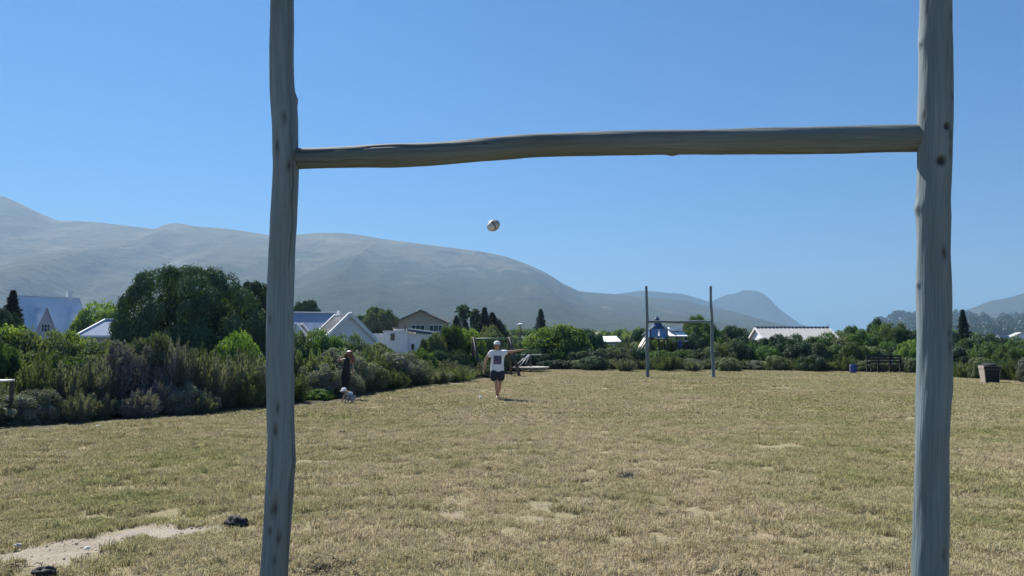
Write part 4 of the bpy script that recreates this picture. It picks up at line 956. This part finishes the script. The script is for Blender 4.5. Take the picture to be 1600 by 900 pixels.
b0 = bl.add(vs, fs).build('shell', m, bt_, True); bt_.rotation_euler = (math.radians(15), math.radians(-28), math.radians(52))
MB().box((0, 0, .0925), (.09, .012, .004)).build('lacing', M['dark_steel'], bt_)
s4 = MB()
for k in range(4):
    a = math.pi / 4 + k * math.pi / 2; s4.tube([(s_ * .133, .0945 * math.sqrt(1 - s_ * s_) ** .92 * math.cos(a), .0945 * math.sqrt(1 - s_ * s_) ** .92 * math.sin(a)) for s_ in np.linspace(-.98, .98, 15)], .0016, 4)
s4.build('seams', M['dark_steel'], bt_)

# ------------------------------------------------------------------ people
def skin_obj(name, verts, edges, mat, parent, sub=2, root=0):
    me = bpy.data.meshes.new(name); me.from_pydata([v[:3] for v in verts], edges, []); me.update()
    o = link(name, me, mat, parent); md = o.modifiers.new('skin', 'SKIN'); md.use_smooth_shade = True
    sv = me.skin_vertices[0].data
    for i_, v in enumerate(verts):
        r_ = v[3]; sv[i_].radius = (r_ if not hasattr(r_, '__len__') else r_[0], r_ if not hasattr(r_, '__len__') else r_[1]); sv[i_].use_root = (i_ == root)
    s_ = o.modifiers.new('smooth', 'SUBSURF'); s_.levels = sub; s_.render_levels = sub
    return o
def hand_fingers(V, E, wrist, d, side, sc=1.0, curl=.25):
    """palm and five fingers appended to the body skeleton at vertex index wrist; d = hand direction"""
    w = Vector(V[wrist][:3]); d = Vector(d).normalized(); s_ = Vector(side).normalized(); nrm = d.cross(s_).normalized()
    V.append((*(w + d * .05 * sc), .028 * sc)); pi_ = len(V) - 1; E.append((wrist, pi_))
    for k, (off, ln) in enumerate(((-.030, .060), (-.010, .072), (.011, .068), (.030, .052))):
        b_ = w + d * .085 * sc + s_ * off * sc; V.append((*b_, .010 * sc)); E.append((pi_, len(V) - 1))
        V.append((*(b_ + (d + nrm * curl).normalized() * ln * .55 * sc), .0085 * sc)); E.append((len(V) - 2, len(V) - 1))
        V.append((*(b_ + (d + nrm * curl).normalized() * ln * .55 * sc + (d + nrm * curl * 3).normalized() * ln * .45 * sc), .007 * sc)); E.append((len(V) - 2, len(V) - 1))
    b_ = w + d * .03 * sc - s_ * .032 * sc; V.append((*b_, .011 * sc)); E.append((pi_, len(V) - 1)); V.append((*(b_ + (d * .8 - s_).normalized() * .045 * sc), .009 * sc)); E.append((len(V) - 2, len(V) - 1))
def face(parent, c, sc, sk):
    """eyes, nose, mouth and ears on a head centred at c, looking towards -y"""
    c = Vector(c)
    MB().ball(c + Vector((-.032, -.088, .01)) * sc, .011 * sc, 8, 6).ball(c + Vector((.032, -.088, .01)) * sc, .011 * sc, 8, 6).build('eyes', M['dark_steel'], parent, True)
    MB().ball(c + Vector((0, -.104, -.018)) * sc, (.013 * sc, .018 * sc, .024 * sc), 8, 6).build('nose', sk, parent, True)
    MB().ball(c + Vector((0, -.090, -.056)) * sc, (.026 * sc, .010 * sc, .008 * sc), 8, 6).build('mouth', M['lips'], parent, True)
    MB().ball(c + Vector((-.082, 0, -.005)) * sc, (.012 * sc, .022 * sc, .032 * sc), 8, 6).ball(c + Vector((.082, 0, -.005)) * sc, (.012 * sc, .022 * sc, .032 * sc), 8, 6).build('ears', sk, parent, True)
M['lips'] = plain('lips', (.3, .12, .1), .6, .1)
# man
pm = gnd(777, 622.8)
man = thing('person', 'man in white printed T-shirt, dark shorts and cap with one arm stretched out', 'person', pm)
V = [(0, 0, .88, (.15, .11)), (0, 0, 1.08, (.165, .12)), (0, 0, 1.30, (.175, .115)), (0, -.005, 1.42, (.085, .07)), (-.005, -.01, 1.475, .052), (-.01, -.02, 1.535, (.07, .082)), (-.01, -.02, 1.60, (.075, .09)), (-.01, -.015, 1.655, (.05, .06)),
     (-.20, 0, 1.37, .062), (-.315, 0, 1.22, .047), (-.375, -.02, 1.08, .040), (-.405, -.05, .90, .030), (-.408, -.06, .85, .024),       # arm hanging, image left
     (.20, 0, 1.385, .062), (.36, -.01, 1.40, .045), (.49, -.02, 1.415, .038), (.66, -.03, 1.44, .029), (.70, -.03, 1.448, .023),          # arm stretched out
     (-.09, 0, .80, .098), (-.055, -.03, .64, .082), (-.03, -.05, .47, .056), (-.025, -.02, .36, .055), (-.005, .06, .12, .036), (.0, .08, .07, .036), (-.01, -.05, .03, .034), (-.015, -.13, .02, .026),  # leg in front
     (.09, 0, .80, .098), (.10, .04, .64, .082), (.085, .03, .47, .056), (.07, .09, .34, .055), (.02, .2, .14, .036), (.01, .22, .075, .036), (.03, .1, .03, .033), (.035, .03, .022, .026)]
E = [(0, 1), (1, 2), (2, 3), (3, 4), (4, 5), (5, 6), (6, 7), (2, 8), (8, 9), (9, 10), (10, 11), (11, 12), (2, 13), (13, 14), (14, 15), (15, 16), (16, 17), (0, 18), (18, 19), (19, 20), (20, 21), (21, 22), (22, 23), (23, 24), (24, 25), (0, 26), (26, 27), (27, 28), (28, 29), (29, 30), (30, 31), (31, 32), (32, 33)]
hand_fingers(V, E, 12, (-.02, -.1, -1), (0, 1, .1), 1.0, .5); hand_fingers(V, E, 17, (1, 0, .18), (0, -1, .1), 1.0, .15)
skin_obj('body', V, E, M['skin'], man)
m, t, p = new_mat('printed_tshirt'); tc = N(t, 'ShaderNodeTexCoord').outputs['Object']; sx = N(t, 'ShaderNodeSeparateXYZ'); t.links.new(tc, sx.inputs[0])
def band_(out, lo, hi):
    a = N(t, 'ShaderNodeMath', operation='GREATER_THAN'); a.inputs[1].default_value = lo; b = N(t, 'ShaderNodeMath', operation='LESS_THAN'); b.inputs[1].default_value = hi
    c = N(t, 'ShaderNodeMath', operation='MULTIPLY'); t.links.new(out, a.inputs[0]); t.links.new(out, b.inputs[0]); t.links.new(a.outputs[0], c.inputs[0]); t.links.new(b.outputs[0], c.inputs[1]); return c.outputs[0]
def mul_(a, b): c = N(t, 'ShaderNodeMath', operation='MULTIPLY'); t.links.new(a, c.inputs[0]); t.links.new(b, c.inputs[1]); return c.outputs[0]
msk = mul_(mul_(band_(sx.outputs[0], -.115, .125), band_(sx.outputs[2], 1.03, 1.29)), band_(sx.outputs[1], -1, 0))
pr = ramp(t, noise(t, tc, 16, 3, .6), [(.36, (.03, .035, .11)), (.52, (.09, .07, .15)), (.58, (.3, .18, .24)), (.62, (.07, .07, .16))])
t.links.new(mix(t, msk, (.74, .75, .8), pr), p.inputs['Base Color']); p.inputs['Roughness'].default_value = .9
sv_ = [(0, 0, .76, (.225, .165)), (0, 0, .84, (.225, .165)), (0, 0, .98, (.21, .155)), (0, 0, 1.15, (.215, .15)), (0, 0, 1.31, (.215, .135)), (0, 0, 1.41, (.11, .08)), (-.19, 0, 1.37, .088), (-.29, 0, 1.235, .082), (.19, 0, 1.385, .088), (.34, -.01, 1.40, .074)]
skin_obj('shirt', sv_, [(0, 1), (1, 2), (2, 3), (3, 4), (4, 5), (4, 6), (6, 7), (4, 8), (8, 9)], m, man)
sh = [(0, 0, .93, (.20, .145)), (0, 0, .82, (.205, .15)), (-.095, -.01, .70, .145), (-.095, -.03, .50, .15), (.10, .01, .70, .145), (.105, .03, .50, .15)]
skin_obj('shorts', sh, [(0, 1), (1, 2), (2, 3), (1, 4), (4, 5)], M['navy_cloth'], man)
face(man, (-.01, -.02, 1.565), 1.0, M['skin'])
cp_ = MB(); cp_.lathe([(.098, -.01), (.1, .02), (.088, .065), (.05, .095), (.005, .105)], (-.01, -.01, 1.625), 18, 1.12); cp_.build('cap', M['white_cloth'], man, True)
MB().lathe([(.085, 0), (.088, .008)], (-.01, -.085, 1.622), 16, 1.0).build('cap_brim', M['white_cloth'], man)
MB().lathe([(.088, 0), (.094, .03), (.09, .055)], (-.01, .0, 1.545), 16, .9).build('hair', M['brown_hair'], man, True)
# white running sole highlights: bare feet, pale strap
# girl
pg = gnd(540, 623)
girl = thing('person', 'girl in a long black outfit with auburn hair and hands raised to her head', 'person', pg)
V = [(0, 0, .80, (.105, .085)), (.01, 0, .95, (.09, .075)), (.03, 0, 1.12, (.11, .08)), (.055, 0, 1.215, (.05, .045)), (.07, -.005, 1.26, .036), (.085, -.02, 1.315, (.06, .07)), (.09, -.02, 1.375, (.066, .08)), (.09, -.015, 1.425, (.045, .055)),
     (-.08, 0, 1.17, .040), (-.19, -.03, 1.13, .032), (-.27, -.05, 1.13, .029), (-.15, -.03, 1.24, .024), (-.06, -.03, 1.31, .019),
     (.15, 0, 1.16, .038), (.20, -.03, 1.03, .030), (.225, -.05, .95, .027), (.22, -.08, .84, .022), (.215, -.09, .76, .018),
     (-.055, 0, .72, .074), (-.035, 0, .42, .046), (-.02, .02, .30, .046), (-.01, .04, .09, .03), (-.005, .045, .05, .03), (-.01, -.06, .02, .024),
     (.05, 0, .72, .074), (.05, .01, .42, .046), (.04, .03, .30, .046), (.04, .06, .09, .03), (.04, .065, .05, .03), (.05, -.04, .02, .024)]
E = [(0, 1), (1, 2), (2, 3), (3, 4), (4, 5), (5, 6), (6, 7), (2, 8), (8, 9), (9, 10), (10, 11), (11, 12), (2, 13), (13, 14), (14, 15), (15, 16), (16, 17), (0, 18), (18, 19), (19, 20), (20, 21), (21, 22), (22, 23), (0, 24), (24, 25), (25, 26), (26, 27), (27, 28), (28, 29)]
hand_fingers(V, E, 12, (.8, 0, .5), (0, -1, 0), .8, .3); hand_fingers(V, E, 17, (0, -.1, -1), (0, 1, 0), .8, .3)
skin_obj('body', V, E, M['skin'], girl)
sv_ = [(0, 0, .80, (.15, .12)), (.01, 0, .95, (.135, .105)), (.03, 0, 1.12, (.15, .115)), (.045, 0, 1.24, (.12, .08)), (-.055, 0, .68, .098), (-.04, 0, .42, .075), (-.02, .02, .22, .062), (-.01, .035, .08, .058), (.05, 0, .68, .098), (.05, .01, .42, .075), (.04, .03, .22, .062), (.04, .05, .08, .058)]
skin_obj('outfit', sv_, [(0, 1), (1, 2), (2, 3), (0, 4), (4, 5), (5, 6), (6, 7), (0, 8), (8, 9), (9, 10), (10, 11)], M['black_cloth'], girl)
face(girl, (.088, -.02, 1.345), .85, M['skin'])
hv = [(.09, .015, 1.45, (.105, .11)), (.09, .045, 1.36, (.12, .085)), (.05, .06, 1.22, (.085, .05)), (.04, .07, 1.08, (.08, .04)), (.17, -.02, 1.30, (.06, .06)), (.215, -.02, 1.20, (.075, .055)), (.265, -.02, 1.06, (.05, .04)), (-.0, .0, 1.27, (.045, .05)), (-.04, .04, 1.13, (.03, .035))]
skin_obj('hair', hv, [(0, 1), (1, 2), (2, 3), (1, 4), (4, 5), (5, 6), (1, 7), (7, 8)], M['hair'], girl)
# toddler crouching in front of the girl
pt = gnd(543, 629.5)
tod = thing('person', 'small child in white cap and pale blue top bending down in front of the girl', 'person', pt); tod.scale = (.92,) * 3
V = [(.10, .06, .20, (.08, .075)), (.06, .03, .28, (.082, .07)), (-.01, -.02, .33, (.07, .06)), (-.045, -.05, .345, .035), (-.085, -.08, .34, (.062, .065)), (-.1, -.09, .375, (.065, .068)),
     (-.07, -.10, .26, .026), (-.10, -.15, .17, .022), (-.11, -.18, .08, .018), (.02, -.11, .26, .026), (-.0, -.16, .16, .022), (-.03, -.19, .07, .018),
     (.05, .02, .16, .052), (.0, -.08, .17, .038), (.03, -.02, .05, .028), (-.01, -.08, .02, .024), (.15, .03, .16, .052), (.12, -.08, .17, .038), (.14, -.01, .05, .028), (.12, -.08, .02, .024)]
E = [(0, 1), (1, 2), (2, 3), (3, 4), (4, 5), (2, 6), (6, 7), (7, 8), (2, 9), (9, 10), (10, 11), (0, 12), (12, 13), (13, 14), (14, 15), (0, 16), (16, 17), (17, 18), (18, 19)]
hand_fingers(V, E, 8, (0, -.2, -1), (1, 0, 0), .5); hand_fingers(V, E, 11, (0, -.2, -1), (1, 0, 0), .5)
skin_obj('body', V, E, M['skin'], tod)
skin_obj('top', [(.10, .06, .21, (.105, .1)), (.06, .03, .29, (.1, .09)), (-.0, -.02, .335, (.085, .07)), (-.065, -.09, .27, .04), (.025, -.1, .27, .04)], [(0, 1), (1, 2), (2, 3), (2, 4)], M['sky_cloth'], tod)
skin_obj('trousers', [(.10, .05, .17, (.1, .085)), (.05, .0, .16, .062), (.0, -.08, .17, .05), (.03, -.02, .07, .038), (.15, .02, .16, .062), (.12, -.08, .17, .05), (.14, -.01, .07, .038)], [(0, 1), (1, 2), (2, 3), (0, 4), (4, 5), (5, 6)], M['lilac_cloth'], tod)
MB().lathe([(.085, -.02), (.088, .01), (.075, .05), (.04, .072), (.004, .078)], (-.095, -.085, .385), 16, 1.05).build('cap', M['white_cloth'], tod, True)
MB().lathe([(.085, 0), (.088, .008)], (-.115, -.14, .365), 16, 1.0).build('cap_brim', M['white_cloth'], tod)
face(tod, (-.09, -.085, .345), .68, M['skin'])

# ------------------------------------------------------------------ playground things
# swing frame
D = 38.2; a = px(739, HOR, D); b = px(796, HOR, D); zb = zof(530, D)
sw = thing('swing_frame', 'dark timber pole swing frame with green top beam behind the man', 'swing frame', ((a.x + b.x) / 2, D, 0)); hx = (b.x - a.x) / 2
MB().tube([(-hx, 0, zb), (0, 0, zb + .015), (hx, 0, zb + .03)], .06, 10).build('beam', M['green_paint'], sw, True)
for s in (-1, 1):
    for q in (-1, 1):
        MB().tube([(s * hx * .98 - q * .02, q * .02, zb + .09), (s * hx + (.25 if q < 0 else 0), q * .4, zb * .5), (s * hx + (.52 if q < 0 else -.05 if s < 0 else .1), q * .8, -.1)], [.07, .075, .08], 10).build('leg', M['pole_wood'], sw, True)
# roundabout
pr_ = gnd(829, 580.5); rb = thing('roundabout', 'pale boarded playground roundabout with slanted rails beyond the man', 'roundabout', pr_); R0 = 1.05
MB().lathe([(R0, 0), (R0, .05)], (0, 0, .2), 32).build('deck', M['roundabout'], rb); MB().lathe([(R0 + .02, 0), (R0 + .02, .035), (R0 - .05, .036)], (0, 0, .235), 32).build('rim', M['pale_wood'], rb)
for k in range(12):
    a_ = k * math.pi / 6; MB().bar((math.cos(a_) * .1, math.sin(a_) * .1, .15), (math.cos(a_) * (R0 - .06), math.sin(a_) * (R0 - .06), .15), .07, .09).build('spoke', M['pale_wood'], rb)
MB().tube([(0, 0, 0), (0, 0, .98)], .055, 10).build('centre_post', M['dark_steel'], rb, True)
for k, a_ in enumerate((math.pi * .99, math.pi * 1.25, math.pi * .62)):
    c_, s_ = math.cos(a_), math.sin(a_)
    MB().tube([(c_ * R0 * .93, s_ * R0 * .93, .27), (c_ * .12, s_ * .12, .95)], .028, 8).build('rail', M['steel'], rb, True)
MB().box((.34, 0, .96), (.56, .16, .05)).build('handle', M['white'], rb); MB().box((-.42, .1, .96), (.22, .1, .04)).build('handle', M['white'], rb)
# play tower with slide
D = 57; P = px(1027, HOR, D); zA = zof(497, D); zE = zof(514, D); zW = zof(527, D)
tw = thing('play_tower', 'playground tower with dark pointed roof and blue panels behind the far goal', 'play tower', (P.x, D, 0)); kx = D / F
for s in (-1, 1):
    for q in (-1, 1): MB().tube([(s * .62, q * .62, 0), (s * .62, q * .62, zE)], .06, 8).build('post', M['pole_wood'], tw)
hwr = .78; zc_ = zof(505, D)
for k in range(4):
    a0 = k * math.pi / 2 + math.pi / 4; a1 = a0 + math.pi / 2; w0, w1 = .5 * 1.414, .14
    c = [(math.cos(a0) * w0, math.sin(a0) * w0, zE), (math.cos(a1) * w0, math.sin(a1) * w0, zE), (math.cos(a1) * w1, math.sin(a1) * w1, zc_ + .25), (math.cos(a0) * w1, math.sin(a0) * w1, zc_ + .25)]
    MB().poly(c, .03).build('roof', M['dark_blue'], tw)
MB().lathe([(.2, 0), (.2, .05), (.02, .3)], (0, 0, zc_ + .25), 8).build('roof_finial', M['dark_blue'], tw)
for k, (cx_0, w_) in enumerate(((-.32, .55), (.32, .55))): MB().box((cx_0, -.64, (zE + zW) / 2), (w_, .04, zE - zW)).build('panel', M['mid_blue'], tw)
for s in (-1, 1):
    MB().box((s * .66, 0, (zE + zW) / 2), (.04, 1.1, zE - zW)).build('panel', M['mid_blue'], tw)
    MB().bar((s * .28, -.7, zE + .25), (s * 1.25, -.75, zof(524, D)), .09, .09).build('brace', M['steel'], tw)
MB().box((0, 0, zof(530, D)), (1.3, 1.3, .08)).build('deck', M['dark_wood'], tw)
MB().box((.1, -.8, zof(529, D)), (.6, .3, .06)).build('step', M['white'], tw)
sl = MB(); A_ = px(1008, 528, D) - tw.location; B_ = px(988, 557, D) - tw.location; A_.y = -.5; B_.y = -1.4
mid = A_.lerp(B_, .45) + Vector((0, 0, .06))
so_ = MB().bar(A_, mid, .42, .05).bar(mid, B_, .42, .05); so_.build('slide', M['orange_paint'], tw)
for s in (-1, 1): MB().bar(A_ + Vector((0, s * .22, .08)), B_ + Vector((0, s * .22, .08)), .05, .14).build('slide_rail', M['white'], tw)
A2 = px(1011, 515, D) - tw.location; A3 = px(1003, 533, D) - tw.location; MB().tube([(A2.x, -.5, A2.z), (A3.x, -.7, A3.z)], .05, 8).build('handrail', M['steel'], tw)
for k, (u, v) in enumerate(((1002, 550.5), (999, 556))): q = px(u, v, D) - tw.location; MB().box((q.x, -.9, q.z), (.3, .4, .06)).build('step', M['white'], tw)
for s in (-.12, .12): 
    q0 = px(1010, 535, D) - tw.location; q1 = px(999, 560, D) - tw.location; MB().bar((q0.x + s, -.6, q0.z), (q1.x + s, -1.1, 0), .05).build('ladder_rail', M['steel'], tw)
# covered platform right of the tower
P = px(1048, HOR, 58); pf = thing('play_shelter', 'low covered play platform with grey roof right of the pointed tower', 'play shelter', (P.x, 58, 0))
zr0 = zof(525, 58); zr1 = zof(517, 58); pf.scale = (1.15, 1, 1)
MB().poly([(-1.0, -.9, zr0), (.95, -.9, zr0), (.75, .1, zr1), (-.7, .1, zr1)], .06).poly([(.75, .1, zr1), (.95, 1.1, zr0), (-1.0, 1.1, zr0), (-.7, .1, zr1)], .06).build('roof', M['whitewash'], pf)
MB().box((.3, .1, zr1 + .14), (.85, .7, .28)).build('roof_box', M['whitewash'], pf)
for xx in (-.9, -.35, .25, .85):
    MB().box((xx, -.75, zr0 / 2), (.1, .1, zr0 - .06)).build('post', M['pole_wood'], pf)
MB().box((0, 0, .9), (1.9, 1.5, .08)).build('deck', M['dark_wood'], pf)
for xx, mt in ((.15, 'sky_cloth'), (.78, 'white')): MB().box((xx, -.85, zof(533, 58)), (.34, .5, .06)).build('seat', M[mt], pf)
MB().box((.45, -.8, zof(537, 58)), (.22, .1, .5)).build('panel', M['blue'], pf)
# dark bench
D = gnd(1385, 582.5).y; P = px(1384, HOR, D); bn = thing('bench', 'dark slatted timber bench at the far grass edge left of the near pole', 'bench', (P.x, D, 0)); w = 1.95
for z_ in (.55, .70, .85): MB().box((0, .28, z_ + .05), (w, .04, .11)).build('backrest_slat', M['dark_wood'], bn)
for k in range(3): MB().box((0, -.18 + k * .15, .43), (w, .12, .045)).build('seat_slat', M['dark_wood'], bn)
for xx in (-.92, -.3, .35, .92):
    MB().box((xx, .33, .47), (.09, .06, .95)).build('rear_leg', M['dark_wood'], bn); MB().box((xx, -.2, .2), (.09, .06, .4)).build('front_leg', M['dark_wood'], bn)
for xx in (-.98, .98): MB().box((xx, .05, .64), (.07, .55, .05)).build('armrest', M['dark_wood'], bn)
# blue drum
q = gnd(1333, 583); dr = thing('drum', 'small blue plastic drum beside a pale post left of the bench', 'drum', q)
MB().lathe([(.17, 0), (.185, .1), (.18, .2), (.19, .3), (.18, .42), (.16, .45)], (0, 0, 0), 16).build('shell', M['blue'], dr, True); MB().lathe([(.17, 0), (.165, .03)], (0, 0, .45), 16).build('lid', M['dark_blue'], dr)
q = gnd(1329, 583.5); tag(MB().tube([(0, 0, 0), (-.03, 0, .5)], .03, 8).build('stake', M['pale_wood'], None, loc=q), 'thin pale stake leaning on the blue drum', 'stake')
# litter bin
q = gnd(1547, 597.5); bi = thing('litter_bin', 'big tapered litter bin with dark front and pale side at the right grass edge', 'bin', q, math.radians(-13)); bi.scale = (.9, .9, .93)
def frus(mb, w0, w1, z0, z1, dx=0):
    return mb.add([(-w0, -w0, z0), (w0, -w0, z0), (w0, w0, z0), (-w0, w0, z0), (-w1, -w1, z1), (w1, -w1, z1), (w1, w1, z1), (-w1, w1, z1)], [(3, 2, 1, 0), (4, 5, 6, 7), (0, 1, 5, 4), (1, 2, 6, 5), (2, 3, 7, 6), (3, 0, 4, 7)])
frus(MB(), .29, .345, 0, .60).build('body', M['bin_side'], bi); frus(MB(), .36, .37, .602, .75).build('collar', M['bin_side'], bi, bevel=.01)
MB().poly([(-.26, -.296, .02), (.26, -.296, .02), (.315, -.352, .595), (-.315, -.352, .595)], -.012).build('dark_front', M['bin_dark'], bi)  # front face coloured darker than the other sides of the body
MB().box((0, -.378, .676), (.70, .012, .13)).build('dark_collar_front', M['bin_dark'], bi)  # collar front in the same dark tone
MB().lathe([(.36, 0), (.34, .05), (.2, .1), (.03, .12)], (0, 0, .752), 16).build('lid', M['bin_dark'], bi, True)
# white table at the left edge among the bushes
D = 15.9; P = px(4, HOR, D); zt = zof(594.5, D); tb = thing('picnic_table', 'white topped table half hidden in the bushes at the left picture edge', 'table', (P.x, D, 0))
MB().box((-.05, 0, zt), (.5, .3, .03)).build('tabletop', M['white'], tb, bevel=.006)
for s in (-1, 1): MB().box((s * .2, .05, zt / 2 - .012), (.05, .06, zt - .024)).build('leg', M['pole_wood'], tb)
# lumps and scraps on the grass
def lump(u, v, w, h, mat, label, cat, name, seed):
    q = gnd(u, v); r_ = np.random.default_rng(seed); k = q.y / F; mb = MB(); mb.ball((0, 0, 0), 1, 22, 14); V = np.array(mb.v)
    n = .45 + 1.1 * fbm(V[:, 0] * 2.2 + seed, V[:, 1] * 2.2 + V[:, 2] * 1.7, seed, 4); V = V * n[:, None] * np.array([w * k / 2, w * k * .35, h * k * .6]); mb.v = [tuple(p_) for p_ in V]
    o = mb.build(name, M[mat], None, True); o.location = (q.x, q.y, h * k * .12); tag(o, label, cat); return o
lump(369, 818, 32, 15, 'dung', 'dark charred lump lying in the dry grass left of the left pole base', 'clod', 'dark_clod', 1)
lump(70, 897, 36, 14, 'dung', 'dark clod cut by the bottom edge near the left corner', 'clod', 'dark_clod', 2)
lump(535, 677, 10, 6, 'dung', 'tiny dark clod on the grass below the girl', 'clod', 'dark_clod', 3)
lump(497, 889, 22, 9, 'dung', 'dark twiggy clod beside the foot of the left pole', 'clod', 'dark_clod', 9)
lump(751, 622.5, 6, 5, 'white', 'small white scrap on the grass left of the man', 'litter', 'scrap', 4)
lump(136, 857, 9, 4, 'white', 'white scrap at the edge of the sandy strip, bottom left', 'litter', 'scrap', 5)
lump(154, 666, 8, 3, 'white', 'white scrap at the foot of the left thicket', 'litter', 'scrap', 6)
lump(28, 853, 12, 5, 'pale_wood', 'pale flat stone on bare sand at the left picture edge', 'stone', 'stone', 7)
